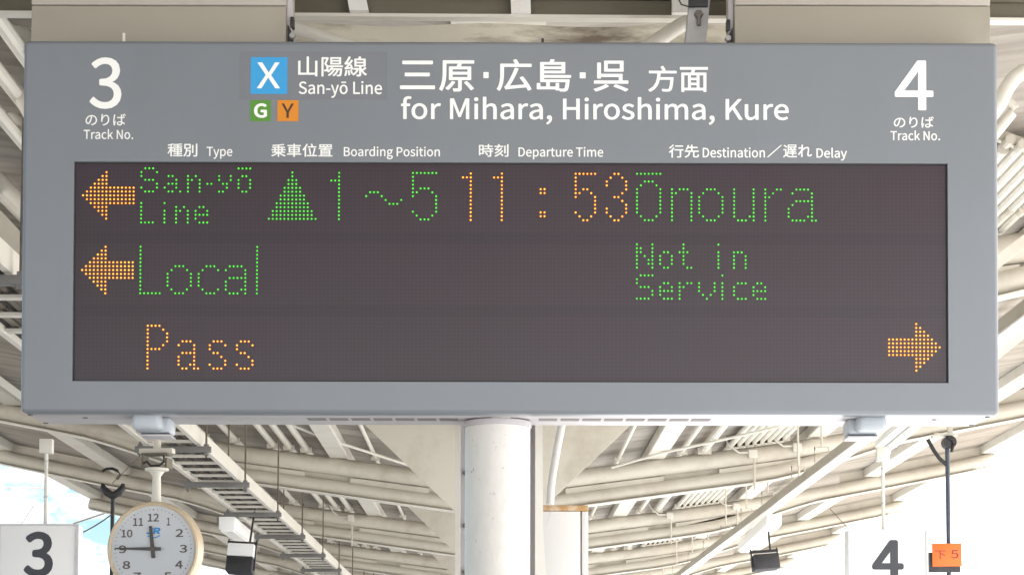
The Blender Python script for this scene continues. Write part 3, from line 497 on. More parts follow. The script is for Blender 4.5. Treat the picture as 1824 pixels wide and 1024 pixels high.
def roof_slope(s, label):
    bm = bmesh.new()
    rows = []
    y, i = -9.0, 0
    step = 0.13 / 4
    wave = (0, 0.7, 1.0, 0.7)
    while y < 75:
        st = step if 7.0 < y < 40 else step * 2
        w = wave[i % 4] * 0.024
        wob = 0.006 * math.sin(y * 1.7) + 0.004 * math.sin(y * 4.1)
        rows.append([bm.verts.new((s * X, y, zr(X) + w + wob)) for X in (0.12, 3.0, 4.2, 5.6, 6.7, EAVE)])
        y += st; i += 1 if st == step else 2
    for a, b in zip(rows, rows[1:]):
        for k in range(5): bm.faces.new((a[k], a[k + 1], b[k + 1], b[k]))
    o = new_obj("canopy_roof", bm, ROOFM, None, angle=60)
    tag(o, label, "canopy roof")
    # a second skin above, so that the roof has a thickness and keeps the sun out
    bm = bmesh.new()
    prism(bm, [(s * 0.1, zr(0.1) + 0.05), (s * EAVE, zr(EAVE) + 0.05), (s * (EAVE + 0.03), zr(EAVE) + 0.09), (s * 0.1, zr(0.1) + 0.10)], -9, 75)
    part("roof_boarding", bm, ROOFM, o, smooth=False)
    bm = bmesh.new()
    box(bm, min(s * EAVE, s * (EAVE + 0.04)), max(s * EAVE, s * (EAVE + 0.04)), -9, 75, zr(EAVE) - 0.05, zr(EAVE) + 0.12)
    part("eave_board", bm, CREAM_W, o, smooth=False)
    return o
roof_slope(-1, "weathered grey brown corrugated canopy roof slope rising to the left above the clock")
roof_slope(1, "weathered grey brown corrugated canopy roof slope rising to the right above the long bright duct")
bm = bmesh.new(); box(bm, -0.2, 0.2, -9, 75, zr(0.2) - 0.02, zr(0.2) + 0.25)
tag(new_obj("valley_gutter", bm, CREAM, None), "cream valley gutter between the two roof slopes along the platform middle", "gutter")

# ------------------------------------------------------------------ canopy frames: column, gusset plates, arms of two rails
def frame(Y, label, gusset=True):
    t = thing("canopy_frame", label, "canopy frame", (0, Y, 0), group="canopy frames along the platform")
    bm = bmesh.new()
    box(bm, -0.15, 0.15, -0.10, -0.085, 0, 4.4); box(bm, -0.15, 0.15, 0.085, 0.10, 0, 4.4); box(bm, -0.012, 0.012, -0.085, 0.085, 0, 4.4)
    part("column", bm, CREAM_W, t)
    for s in (-1, 1):
        xs = [0.2 + (EAVE - 0.35) * k / 24 for k in range(25)]
        bm = bmesh.new(); tube(bm, [(s * x, 0, za(x)) for x in xs], 0.103, 14); part("upper_rail", bm, CREAM, t)
        bm = bmesh.new(); tube(bm, [(s * x, 0, zb(x)) for x in xs if x < 5.0], 0.085, 14); part("lower_rail", bm, CREAM, t)
        bm = bmesh.new()
        xx = [x for x in xs if x < 4.1]
        top = [(s * x, za(x) - 0.095) for x in xx]; bot = [(s * x, zb(x) + 0.06) for x in xx]
        prism(bm, top + bot[::-1], 0.03, 0.045)
        x = 0.8
        while x < 2.9:          # batten strips stand proud of the web and leave dark slots between them
            Lb = random.uniform(0.9, 1.5)
            p = [(s * x, za(x) - 0.112), (s * (x + Lb), za(x + Lb) - 0.112), (s * (x + Lb), zb(x + Lb) + 0.06), (s * x, zb(x) + 0.06)]
            prism(bm, p, -0.035, 0.03)
            x += Lb + random.uniform(0.4, 0.7)
        part("web_plate", bm, CREAM, t, smooth=False)
        bm = bmesh.new()
        xf = [x for x in xs if x > 0.45]
        prism(bm, [(s * x, zbot(x) - 0.003) for x in xf] + [(s * x, zbot(x) - 0.017) for x in xf[::-1]], -0.10, 0.10)
        part("bottom_flange", bm, CREAM_W, t, smooth=False)
        if gusset:
            bm = bmesh.new()
            prism(bm, [(0, 3.46), (s * 0.30, 3.50), (s * 0.415, 3.62), (s * 1.40, 4.56), (s * 1.40, zr(1.40) - 0.03), (0, zr(0) - 0.03)], -3.40, -3.375)
            part("gusset_plate", bm, CREAM, t, smooth=False)
        # the wedge shaped plate that closes the arm at its end
        bm = bmesh.new()
        prism(bm, [(s * 5.2, ztop(5.2) - 0.05), (s * (EAVE - 0.2), ztop(EAVE - 0.2) - 0.05), (s * (EAVE - 0.2), zr(EAVE - 0.2) - 0.01), (s * 5.2, zr(5.2) - 0.01)], 0.02, 0.04)
        part("end_plate", bm, CREAM, t, smooth=False)
    return t
ORD = ["nearest cream canopy frame of paired rails, half hidden behind the departure board",
       "second cream canopy frame of paired rails with large gusset plates just below the board",
       "third cream canopy frame of paired rails counting away from the departure board",
       "fourth cream canopy frame of paired rails counting away from the departure board",
       "fifth cream canopy frame of paired rails counting away from the departure board",
       "sixth cream canopy frame of paired rails counting away from the departure board",
       "farthest small cream canopy frame of paired rails at the platform end"]
for Y, lb in zip((13.5, 24.0, 31.0, 38.0, 45.0, 52.0, 59.0), ORD): frame(Y, lb)

# ------------------------------------------------------------------ purlins and pipes running along the roof
def run(name, X, z, w, h, y0, y1, label, cat, group, material):
    bm = bmesh.new(); box(bm, X - w / 2, X + w / 2, y0, y1, z - h / 2, z + h / 2, bev=0.01, seg=1)
    return tag(new_obj(name, bm, material, None), label, cat, group)
SIDE = {-1: "left", 1: "right"}
NTH = ["innermost", "second", "third", "outermost"]
for s in (-1, 1):
    for k, X in enumerate((1.85, 3.75, 5.67, 7.45)):
        run("purlin", s * X, zr(X) - 0.075, 0.22, 0.13, 7.9, 72, f"{NTH[k]} cream purlin under the {SIDE[s]} roof slope counting from the valley", "purlin", "purlins under the roof", CREAM_W)
def pipe(X, dz, r, y0, y1, label):
    bm = bmesh.new()
    z = zr(X) - dz
    tube(bm, [(X, y0, z), (X, y1, z)], r, 10)
    o = tag(new_obj("conduit_pipe", bm, CREAM_W, None), label, "pipe", "conduit pipes under the roof")
    y = 24.0
    while y < min(y1, 47):
        bm = bmesh.new(); box(bm, X - r - 0.03, X + r + 0.03, y - 0.16, y - 0.11, z - r - 0.012, z + r * 0.2); part("pipe_clamp", bm, CREAM, o)
        y += 7.0
    return o
for k, X in enumerate((-2.23, -2.43, -2.62)):
    pipe(X, 0.085, 0.036, 8.3, 60, f"{['first', 'second', 'third'][k]} cream conduit under the left roof counting from the valley")
pipe(-3.07, 0.085, 0.036, 8.3, 60, "lone cream conduit under the left roof close above the cable ladder")
for k in range(8):
    X = 2.74 + 0.088 * k
    pipe(X, 0.085, 0.034, 11.3, 60, f"{['first','second','third','fourth','fifth','sixth','seventh','eighth'][k]} conduit of the bunch of eight under the right roof counting from the valley")
pipe(2.42, 0.10, 0.05, 11.3, 60, "thick cream conduit under the right roof beside the bunch of eight")

for X, r, lab in ((-1.42, 0.022, "slim cream conduit under the left roof between the gusset and the innermost purlin"),
                  (-3.42, 0.03, "cream conduit under the left roof just outside the cable ladder"),
                  (-4.45, 0.03, "cream conduit under the left roof between the second and third purlins"),
                  (1.42, 0.022, "slim cream conduit under the right roof between the gusset and the innermost purlin"),
                  (2.16, 0.03, "cream conduit under the right roof just outside the innermost purlin"),
                  (4.35, 0.03, "cream conduit under the right roof between the second and third purlins")):
    pipe(X, 0.06 + r, r, 13.7, 60, lab)
# junction boxes with short droppers on the roof arms
for X, Y, lab in ((-3.45, 23.85, "cream junction box on the second frame left of the cable ladder"), (2.98, 23.85, "cream junction box on the second frame under the bunch of conduits"),
                  (3.5, 23.85, "cream junction box on the second frame outside the bunch of conduits"), (2.6, 30.85, "cream junction box on the third frame at the right"),
                  (3.6, 30.85, "cream junction box on the third frame above the white duct"), (-2.2, 30.85, "cream junction box on the third frame beside the cable ladder")):
    z = za(X)
    t = thing("junction_box", lab, "junction box", (X, Y, z), group="junction boxes on the roof arms")
    bm = bmesh.new(); box(bm, -0.05, 0.05, -0.06, 0.04, -0.05, 0.05, bev=0.008); part("case", bm, CREAM_W, t)
    bm = bmesh.new(); tube(bm, [(0.02, -0.02, -0.05), (0.02, -0.02, -0.42)], 0.013, 8); part("dropper", bm, CREAM, t)
    bm = bmesh.new(); tube(bm, [(-0.05, -0.02, 0.02), (-0.16, -0.03, 0.015), (-0.27, -0.01, 0.10), (-0.32, 0.0, 0.2)], 0.011, 8); part("conduit_tail", bm, CREAM_W, t)
# thin rods that cross the roof in front of the second frame
for pts, lab in (((P(500, 748, 22), P(575, 779, 22.6), P(660, 806, 23.2), P(752, 836, 23.6)), "thin cream rod bowing down to the right over the left conduits"),
                 ((P(1090, 832, 23.6), P(1180, 806, 23.2), P(1290, 782, 22.6), P(1420, 752, 22)), "thin cream rod rising to the right across the bunch of conduits")):
    bm = bmesh.new(); tube(bm, pts, 0.016, 8)
    tag(new_obj("roof_rod", bm, CREAM_W, None), lab, "rod")
# two bent conduits at the right edge of the board
bm = bmesh.new()
pts = [Vector((P(1900, 60, 9.2).x, 9.2, 4.95)), P(1880, 110, 9.2), P(1850, 120, 9.2), P(1822, 128, 9.2), P(1806, 140, 9.2), P(1793, 158, 9.2), P(1780, 185, 9.2), P(1740, 240, 9.2)]
tube(bm, pts, 0.035, 12)
tag(new_obj("bent_pipe", bm, CREAM_W, None), "fat curved cream pipe at the top right corner of the board", "pipe")
bm = bmesh.new()
pts = [P(1740, 140, 9.6), P(1775, 170, 9.6), P(1800, 184, 9.6), P(1806, 192, 9.6), P(1802, 202, 9.6), P(1775, 235, 9.6), P(1740, 275, 9.6), P(1640, 330, 9.6)]
tube(bm, pts, 0.026, 12)
tag(new_obj("bent_pipe", bm, CREAM_W, None), "thin cream pipe with a sharp elbow beside the right edge of the board", "pipe")
bm = bmesh.new()
bar(bm, P(1700, 210, 11.22), P(1900, 290, 11.22), 0.05, 0.06)
for k in range(3):
    q = P(1796 + 22 * k, 252 + 9 * k, 11.15); tube(bm, [q + Vector((0, -0.05, 0)), q + Vector((0, 0.05, 0))], 0.028, 10)
tag(new_obj("pipe_rack_bar", bm, CREAM, None), "cream rack bar with bolts carrying the conduits at the upper right", "rack bar")
bm = bmesh.new()
bar(bm, P(1700, 352, 13.0), P(1900, 376, 13.0), 0.05, 0.05)
for k in range(4):
    q = P(1780 + 20 * k, 371 + 2 * k, 12.9); tube(bm, [q + Vector((0, -0.05, 0)), q + Vector((0, 0.05, 0))], 0.032, 10)
tag(new_obj("pipe_rack_bar", bm, CREAM, None), "cream rack bar with bolts at the lower end of the right conduits", "rack bar")
# braces seen beside the board
def brace(a, b, w, h, label, material=CREAM):
    bm = bmesh.new(); bar(bm, a, b, w, h)
    tag(new_obj("roof_brace", bm, material, None, smooth=False), label, "brace", "roof braces beside the board")
def roundbrace(a, b, r, label):
    bm = bmesh.new(); tube(bm, [a, b], r, 14)
    tag(new_obj("roof_brace", bm, CREAM_W, None), label, "brace", "roof braces beside the board")
roundbrace(P(-20, 60, 10.2), P(62, 225, 10.2), 0.032, "uppermost long round brace left of the board")
roundbrace(P(18, 30, 9.4), P(64, 100, 9.4), 0.040, "short fat round brace at the board's top left corner")
roundbrace(P(-20, 140, 11.0), P(60, 252, 11.0), 0.030, "middle round brace left of the board")
roundbrace(P(-20, 244, 11.6), P(60, 200, 11.6), 0.024, "thin round brace rising to the right beside the board's left edge")
roundbrace(P(-20, 300, 12.4), P(60, 385, 12.4), 0.042, "lowest round brace left of the board above the grey strut")
brace(P(-20, 205, 13.0), P(60, 218, 13.0), 0.04, 0.03, "slim flat brace lying level left of the board")
brace(P(-20, 264, 13.1), P(60, 278, 13.1), 0.04, 0.03, "lower slim flat brace lying level left of the board")
brace(P(1760, 640, 14.4), P(1860, 560, 14.4), 0.05, 0.09, "bright flat brace rising right beside the board's lower right edge", CREAM_W)
brace(P(1760, 720, 14.8), P(1860, 650, 14.8), 0.05, 0.06, "lower bright flat brace by the board's bottom right corner", CREAM_W)
brace(P(1760, 480, 12.6), P(1860, 402, 12.6), 0.05, 0.07, "cream flat brace rising right at mid height of the board", CREAM_W)
brace(P(-30, 655, 14.2), P(60, 722, 14.2), 0.05, 0.05, "bright flat brace falling right beside the board's lower left edge", CREAM_W)
bm = bmesh.new()
pl = [P(-60, 420, 12.9), P(-60, 310, 12.9), P(90, 470, 12.9), P(90, 530, 12.9)]
vs = [bm.verts.new(p) for p in pl] + [bm.verts.new(p + Vector((0, 0.03, 0))) for p in pl]
bm.faces.new(vs[:4]); bm.faces.new(vs[4:][::-1])
for i in range(4): bm.faces.new((vs[(i + 1) % 4], vs[i], vs[4 + i], vs[4 + (i + 1) % 4]))
tag(new_obj("bracing_plate", bm, CREAM, None, smooth=False), "broad cream triangular bracing plate left of the board above the grey strut", "plate")

# ------------------------------------------------------------------ girder behind the board's top edge
gY = 7.0
zg = P(912, 34, gY).z
t = thing("cross_girder", "dusty olive cross girder with a bright bottom flange above the board", "girder", (0, gY, zg), (0, R(0.28), R(-0.42)))
bm = bmesh.new(); box(bm, -2.6, 2.6, -0.016, 0.03, 0, 0.011); part("bottom_flange", bm, CREAM_W, t)
bm = bmesh.new(); box(bm, -2.6, 2.6, 0.01, 0.03, 0.011, 0.62); box(bm, -2.6, 2.6, -0.006, 0.01, 0.07, 0.085); part("web_plate", bm, OLIVE, t)
bm = bmesh.new(); box(bm, -2.6, 2.6, -0.11, 0.11, 0.62, 0.634); part("top_flange", bm, OLIVE, t)
for u, w, dx in ((641, 0.066, -0.014), (928, 0.068, -0.003), (1214, 0.072, 0.0)):
    X = P(u, 20, gY).x
    bm = bmesh.new()
    M = Matrix.Translation((X, -0.052, 0.0115))
    vs = box(bm, -w / 2, w / 2, 0.008, 0.045, 0, 0.60)
    for v in vs:
        v.co.x += dx * (v.co.z / 0.06) * 0.9
        v.co = M @ v.co
    part("stiffener", bm, RUSTY, t, smooth=False)

# flared plaster head of the column right behind the board
bm = bmesh.new()
N = 40
rows = []
for i in range(N + 1):
    X = -1.02 + 2.04 * i / N
    col = []
    for j in range(7):
        f = j / 6
        z = 3.60 + (zg - 3.602) * f
        y = 7.30 - 0.24 * f - 0.08 * (1 - f) * math.exp(-((X + 0.02) / 0.25) ** 2) + 0.018 * math.sin(9 * X + 5 * f) * f
        col.append(bm.verts.new((X, y, z)))
    rows.append(col)
for a, b in zip(rows, rows[1:]):
    for j in range(6): bm.faces.new((a[j], b[j], b[j + 1], a[j + 1]))
back = [bm.verts.new((X, 7.62, z)) for X in (-1.02, 1.02) for z in (3.60, zg)]
bm.faces.new((back[0], back[1], back[3], back[2]))
tag(new_obj("column_head", bm, PLASTER, None), "stained cream column head with dark dirt streaks showing above the board", "column head")
bm = bmesh.new(); tube(bm, [P(490, 40, 6.93), P(560, 60, 6.93), P(660, 95, 6.93)], 0.021, 12)
tag(new_obj("head_pipe", bm, CREAM_W, None), "cream pipe sloping down to the right above the board's left half", "pipe")
bm = bmesh.new(); tube(bm, [P(1226, 39, 6.93), P(1212, 46, 6.93), P(1190, 60, 6.93), P(1160, 80, 6.93), P(1120, 105, 6.93)], 0.026, 14)
tag(new_obj("head_pipe", bm, CREAM_W, None), "cream pipe curving down to the left above the board's right half", "pipe")

# ------------------------------------------------------------------ support post, canopy column, cabinet
pc = P(886.5, 745, 6.50)
t = thing("support_post", "round white post with chipped paint carrying the board", "post", (pc.x, 6.50, 0))
bm = bmesh.new(); lathe(bm, [(0.1035, 0), (0.1035, 2.505)], 48); part("shaft", bm, POSTW, t)
bm = bmesh.new(); r_ = lathe(bm, [(0.0, 2.523), (0.106, 2.523), (0.1075, 2.519), (0.1075, 2.506), (0.1035, 2.5055)], 48); part("cap", bm, PALEGREY, t)
bm = bmesh.new(); box(bm, -0.02, 0.04, -0.10, -0.02, 2.524, 2.532, bev=0.002); part("packing_plate", bm, CREAM_W, t)

cY = 7.0
xl, xr = P(815, 850, cY).x, P(958, 850, cY).x
t = thing("canopy_column", "white steel column of wide flange plates standing behind the round post", "column", ((xl + xr) / 2, cY, 0))
hw = (xr - xl) / 2
bm = bmesh.new(); box(bm, -hw - 0.004, -hw + 0.012, -0.17, 0.17, 0, 3.6); part("flange", bm, CREAM_W, t)
bm = bmesh.new()
prism(bm, [(hw - 0.012, 0), (hw + 0.05, 0), (hw + 0.035, 1.9), (hw + 0.015, 2.2), (hw + 0.004, 3.6), (hw - 0.012, 3.6)], -0.17, 0.17); part("flange", bm, CREAM_W, t, smooth=False)
bm = bmesh.new(); box(bm, -hw + 0.012, hw - 0.012, 0.0, 0.02, 0, 3.6); part("web_plate", bm, PALEGREY, t)
for z in (2.42, 2.24, 2.08, 1.9):
    bm = bmesh.new(); lathe(bm, [(0.0, -0.008), (0.009, -0.008), (0.009, 0.0)], 8, axis_y=True)
    o = part("bolt", bm, BOLT, t); o.location = (-hw + 0.027, -0.001, z)

kY = 9.0
k0, k1 = P(961, 905, kY), P(1034, 905, kY)
t = thing("cabinet", "white steel cabinet with a rusty orange brown top edge right of the post", "cabinet", (k0.x, kY, 0))
w = k1.x - k0.x
zt = k0.z
bm = bmesh.new(); box(bm, 0, w, 0, 0.3, 0, zt - 0.012, bev=0.004); part("body", bm, RUSTY, t)
bm = bmesh.new(); box(bm, -0.003, w + 0.035, -0.006, 0.31, zt - 0.010, zt + 0.014, bev=0.003); part("top_edge", bm, RUST, t)
bm = bmesh.new(); box(bm, w + 0.006, w + 0.034, 0.004, 0.3, 0, zt - 0.012, bev=0.003); part("side_angle", bm, RUSTY, t)
bm = bmesh.new()
tube(bm, [P(1004, 720, 8.9), P(1000, 760, 8.9), P(993, 795, 8.9), P(986, 835, 8.9), P(981, 870, 8.9), P(980, 898, 8.9)], 0.017, 14)
tag(new_obj("drain_pipe", bm, POSTW, None), "white curved pipe running down into the rusty topped cabinet", "pipe")

# ------------------------------------------------------------------ the departure board
TILT = 2.2
BO = P(908.5, 737, 6.3)
board = thing("departure_board", "large grey departure board for tracks 3 and 4 with a lit dot matrix display", "departure board", BO, (R(TILT), 0, R(-0.42)))
BM = Matrix.Translation(BO) @ Matrix.Rotation(R(-0.42), 4, 'Z') @ Matrix.Rotation(R(TILT), 4, 'X')
BMI = BM.inverted()
def S(u, v, y=0.0):
    """board coordinates (x, z) on the board's plane y seen at photo pixel (u, v)"""
    o = BMI @ EYE; d = BMI.to_3x3() @ ray(u, v)
    p = o + d * ((y - o.y) / d.y)
    return p.x, p.z
def SR(u0, v0, u1, v1, y=0.0):
    a = S(u0, v1, y); b = S(u1, v0, y)
    return a[0], a[1], b[0], b[1]
XL, XR = (S(42, 72)[0] + S(36, 725)[0]) / 2, (S(1776, 76)[0] + S(1781, 725)[0]) / 2
ZB, ZT = 0.0, (S(500, 73)[1] + S(1300, 75)[1]) / 2
sx0, sz0, sx1, sz1 = SR(128.5, 291.5, 1688, 678.5)
def ring_housing():
    bm = bmesh.new()
    D0 = 0.062
    r = 0.013
    # outline with rounded corners, swept back through a rounded front edge
    def outline(ins):
        pts = []
        rc = max(r * 1.3 - ins, 0.002)
        for cx, cz, a0 in ((XR - ins - rc, ZT - ins - rc, 0), (XL + ins + rc, ZT - ins - rc, 90), (XL + ins + rc, ZB + ins + rc, 180), (XR - ins - rc, ZB + ins + rc, 270)):
            for k in range(7):
                a = R(a0 + 15 * k); pts.append((cx + rc * math.cos(a), cz + rc * math.sin(a)))
        return pts
    loops = []
    for k in range(6):
        a = R(90 * k / 5)
        loops.append([bm.verts.new((x, r * (1 - math.sin(a)), z)) for x, z in outline(r * (1 - math.cos(a)))][:] )
    loops = loops[::1]
    rear = [bm.verts.new((x, D0, z)) for x, z in outline(0)]
    seq = [rear] + loops
    n = len(rear)
    for a, b in zip(seq, seq[1:]):
        for i in range(n): bm.faces.new((a[i], a[(i + 1) % n], b[(i + 1) % n], b[i]))
    front = seq[-1]
    # front plate round the display opening
    hole = [bm.verts.new((x, 0, z)) for x, z in ((sx1, sz1), (sx0, sz1), (sx0, sz0), (sx1, sz0))]
    for q in range(4):
        arc = front[q * 7:(q + 1) * 7]
        for a, b in zip(arc, arc[1:]): bm.faces.new((a, b, hole[q]))
        bm.faces.new((arc[-1], front[((q + 1) * 7) % n], hole[(q + 1) % 4], hole[q]))
    inner = [bm.verts.new((v.co.x, 0.016, v.co.z)) for v in hole]
    for q in range(4): bm.faces.new((hole[q], hole[(q + 1) % 4], inner[(q + 1) % 4], inner[q]))
    bm.faces.new(rear[::-1])
    return bm
fascia = part("fascia", ring_housing(), GREY, board, angle=50)
for pl in fascia.data.polygons:
    if abs(pl.normal.y) > 0.999: pl.use_smooth = False
x0, z0, x1, z1 = SR(426, 93, 690, 178)
bm = bmesh.new(); box(bm, x0, x1, -0.0003, 0.001, z0, z1); part("overlay_sheet", bm, PATCH, board, "slightly warmer grey overlay sheet behind the line name", smooth=False)
bm = bmesh.new()
vs = [bm.verts.new((x, 0.012, z)) for x, z in ((sx0 - .001, sz0 - .001), (sx1 + .001, sz0 - .001), (sx1 + .001, sz1 + .001), (sx0 - .001, sz1 + .001))]
bm.faces.new(vs)
panel = part("display_panel", bm, PANEL, board, smooth=False)
bm = bmesh.new()      # thin dark seal round the glass
g = 0.004
for a in ((sx0, sx1, sz1 - g, sz1), (sx0, sx1, sz0, sz0 + g), (sx0, sx0 + g, sz0 + g, sz1 - g), (sx1 - g, sx1, sz0 + g, sz1 - g)):
    box(bm, a[0] + .0004, a[1] - .0004, 0.008, 0.0118, a[2] + (.0004 if a[2] == sz0 else 0), a[3] - (.0004 if a[3] == sz1 else 0))
part("display_seal", bm, DARKGAP, board, smooth=False)
bm = bmesh.new(); box(bm, XL + 0.012, XR - 0.012, 0.0625, 0.0705, ZB + 0.010, ZT - 0.010); part("joint_gap", bm, DARKGAP, board)
bm = bmesh.new(); box(bm, XL + 0.002, XR - 0.002, 0.071, 0.355, ZB + 0.001, ZT - 0.003, bev=0.006); part("rear_case", bm, PALEGREY, board)
for lo, hi, lab in ((547, 822, "vent slots in the underside left of the post"), (960, 1272, "vent slots in the underside right of the post")):
    bm = bmesh.new()
    a, b = S(lo, 747, 0.15)[0], S(hi, 747, 0.15)[0]
    nn = 7 if lo == 547 else 8
    wv = (b - a) / nn
    for k in range(nn): box(bm, a + k * wv, a + k * wv + wv * 0.84, 0.14, 0.205, ZB - 0.0006, ZB + 0.0006)
    part("vent_grille", bm, SLOT, board, lab)
for u, yy in ((54, 0.05), (152, 0.14), (82, 0.31), (1759, 0.05), (1664, 0.14), (1730, 0.31)):
    bm = bmesh.new(); lathe(bm, [(0.0, -0.003), (0.007, -0.003), (0.009, 0.0)], 12)
    x = S(u, 737)[0] * (1 + yy / 6.3)
    o = part("screw", bm, BOLT, board); o.location = (x, yy, ZB + (0.0 if yy < .06 else 0.001))
for u, hgt, mt in ((215, 0.038, CREAM_W), (967, 0.024, BLACK)):
    x = S(u, 73)[0]
    bm = bmesh.new(); box(bm, x - 0.004, x + 0.004, 0.05, 0.056, ZT - 0.004, ZT + hgt); part("lifting_tab", bm, mt, board)
for grp in ((118, 156, 195), (871, 909, 948), (1621, 1659, 1698)):
    a, b = S(grp[0] - 14, 73)[0], S(grp[2] + 18, 73)[0]
    bm = bmesh.new(); box(bm, a, b, 0.075, 0.20, ZT - 0.002, ZT + 0.003); part("bolt_plate", bm, BOLT, board)
    for u in grp:
        x = S(u, 73)[0]
        bm = bmesh.new(); lathe(bm, [(0.010, 0.0), (0.010, 0.006), (0.0, 0.008)], 6)
        o = part("bolt", bm, BOLT, board); o.location = (x, 0.09, ZT + 0.003)

# printed lettering, each line where it stands
YF = -0.0006
def L(name, s, box_, m=WHITE, w=0, parent=board, label=None, y=YF, **k):
    return lettering(name, s, SR(*box_), y, m, parent, w, label=label, **k)
L("track_number", "3", (159.2, 102.8, 217, 194.5), w=13, label="large white track number 3")
L("lettering", "のりば", (152.3, 203, 224, 224), w=9, label="white lettering のりば under the number 3")
L("lettering", "Track No.", (149, 230.5, 237.4, 248.3), w=11, label="white lettering Track No. under the number 3")
L("track_number", "4", (1593.8, 108.4, 1662.3, 196.8), w=12, label="large white track number 4")
L("lettering", "のりば", (1592, 208, 1663.2, 228), w=9, label="white lettering のりば under the number 4")
L("lettering", "Track No.", (1586.2, 232.9, 1674.3, 250.4), w=11, label="white lettering Track No. under the number 4")
def badge(rect, ch, lrect, mb, ml, w, lab):
    x0, z0, x1, z1 = SR(*rect)
    bm = bmesh.new(); box(bm, x0, x1, -0.0010, 0.0012, z0, z1)
    o = part("line_badge", bm, mb, board, lab, smooth=False)
    L("badge_letter", ch, lrect, ml, w, o, y=-0.0014)
badge((446.2, 102.6, 512, 167.8), "X", (457.6, 112, 499, 158), BLUEBADGE, WHITE, 8, "sky blue square badge with a white X")
badge((445.7, 179.2, 482.5, 216.3), "G", (452.3, 184.6, 475.7, 210.7), GREENBADGE, WHITE, 34, "green square badge with a white G")
badge((494, 179, 531.8, 216.3), "Y", (501.5, 185, 523.6, 210.5), ORANGEBADGE, BROWNLET, 10, "orange square badge with a brown Y")
L("lettering", "山陽線", (531, 101, 653.9, 136.8), w=11, label="white lettering 山陽線")
L("lettering", "San-yō Line", (532, 145, 680.5, 174.7), w=12, label="white lettering San-yō Line")
for ch, r_ in (("三", (712.3, 108.7, 775, 159.4)), ("原", (782, 108, 844.8, 163.7)), ("広", (884.6, 106, 947, 162.5)), ("島", (956, 106, 1017.4, 163.7)), ("呉", (1057.3, 108.7, 1119.5, 163.7))):
    L("lettering", ch, r_, w=13, label="large white character " + ch)
for r_ in ((861, 129, 870.3, 139.6), (1032.6, 129.6, 1043.2, 140)):
    x0, z0, x1, z1 = SR(*r_)
    bm = bmesh.new(); box(bm, x0, x1, YF, 0.001, z0, z1); part("separator_dot", bm, WHITE, board, smooth=False)
L("lettering", "方", (1154.5, 118, 1205.3, 164.3), w=12, label="white character 方")
L("lettering", "面", (1211, 120, 1261, 164.3), w=12, label="white character 面")
L("lettering", "for Mihara, Hiroshima, Kure", (714, 173.4, 1404.9, 221.8), w=12, label="white lettering for Mihara, Hiroshima, Kure")
for s_, r_, w_ in (("種別", (298.2, 255.9, 351.7, 279.2), 12), ("Type", (368, 262, 414, 283.3), 10), ("乗車位置", (482.9, 256.4, 592.5, 279.7), 12), ("Boarding Position", (612.3, 261.4, 783.6, 283.9), 12),
                   ("時刻", (853, 257, 905.9, 279.7), 11), ("Departure Time", (923.4, 262.3, 1074.5, 284.2), 12), ("行先", (1191.3, 258, 1245, 281.3), 12), ("Destination", (1251.6, 263, 1362.5, 281), 12),
                   ("遅れ", (1394.8, 258, 1446, 281), 10), ("Delay", (1454.2, 263.6, 1508.6, 286.3), 12)):
    L("column_heading", s_, r_, w=w_, label="white column heading " + s_)
a, b = S(1367, 280.5), S(1391.8, 258.7)
bm = bmesh.new(); wv = 0.0022
vs = [bm.verts.new(c) for c in ((a[0] - wv, YF, a[1]), (a[0] + wv, YF, a[1]), (b[0] + wv, YF, b[1]), (b[0] - wv, YF, b[1]))]
bm.faces.new(vs); part("lettering", bm, WHITE, board, "white slash between the headings", smooth=False)

# lit diodes: rows of column lists from the top, every dot a small lens round a bright core
def rows_of(txt):
    out = {}
    for item in txt.split(';'):
        k, v = item.split(':')
        cols = []
        for c in v.split(','):
            if '-' in c:
                p, q = c.split('-'); cols += range(int(p), int(q) + 1)
            else: cols.append(int(c))
        ks = k.split('-')
        for rr in range(int(ks[0]), int(ks[-1]) + 1): out.setdefault(rr, set()).update(cols)
    return out
PY = 0.0112
def diodes(name, u0, v0, txt, amber, label, pitch=6.92, mirror=0, words=None):
    if words:                               # each word of a line of text is a mesh of its own
        every = rows_of(txt)
        for r0, r1, c0, c1, lb in words:
            lines = []
            for r, cs in every.items():
                keep = [str(q) for q in sorted(cs) if c0 <= q <= c1]
                if keep and r0 <= r <= r1: lines.append(str(r) + ':' + ','.join(keep))
            diodes(name, u0, v0, ';'.join(lines), amber, lb, pitch)
        return
    ox, oz = S(u0, v0, PY); p = S(u0 + pitch, v0, PY)[0] - ox
    bm = bmesh.new()
    for rr, cols in rows_of(txt).items():
        for c in cols:
            c = mirror - c if mirror else c
            x, z = ox + c * p, oz - rr * p
            r0, r1 = (0.0025, 0.0037) if amber else (0.0022, 0.0034)
            k = 10
            j = random.uniform(0.92, 1.08)
            ring = [[bm.verts.new((x + r * math.cos(2 * math.pi * q / k), PY - dy, z + r * math.sin(2 * math.pi * q / k))) for q in range(k)] for r, dy in ((r1, 0.0), (r0 * j, 0.0008))]
            for q in range(k):
                f = bm.faces.new((ring[0][q], ring[0][(q + 1) % k], ring[1][(q + 1) % k], ring[1][q])); f.material_index = 1
            bm.faces.new(ring[1])
    return part(name, bm, ([LED_R, LED_R2] if v0 < 420 else [LED_A, LED_A2]) if amber else [LED_G, LED_G2], panel, label, smooth=False)
ARROW = "0:6;1:5-6;2:4-6;3:3-6;4:2-13;5:1-13;6:0-13;7:1-13;8:2-13;9:3-6;10:4-6;11:5-6;12:6"
diodes("lit_arrow", 148.3, 306.9, ARROW, True, "amber arrow pointing left in the top row")
diodes("lit_arrow", 146.7, 439.6, ARROW, True, "amber arrow pointing left in the middle row")
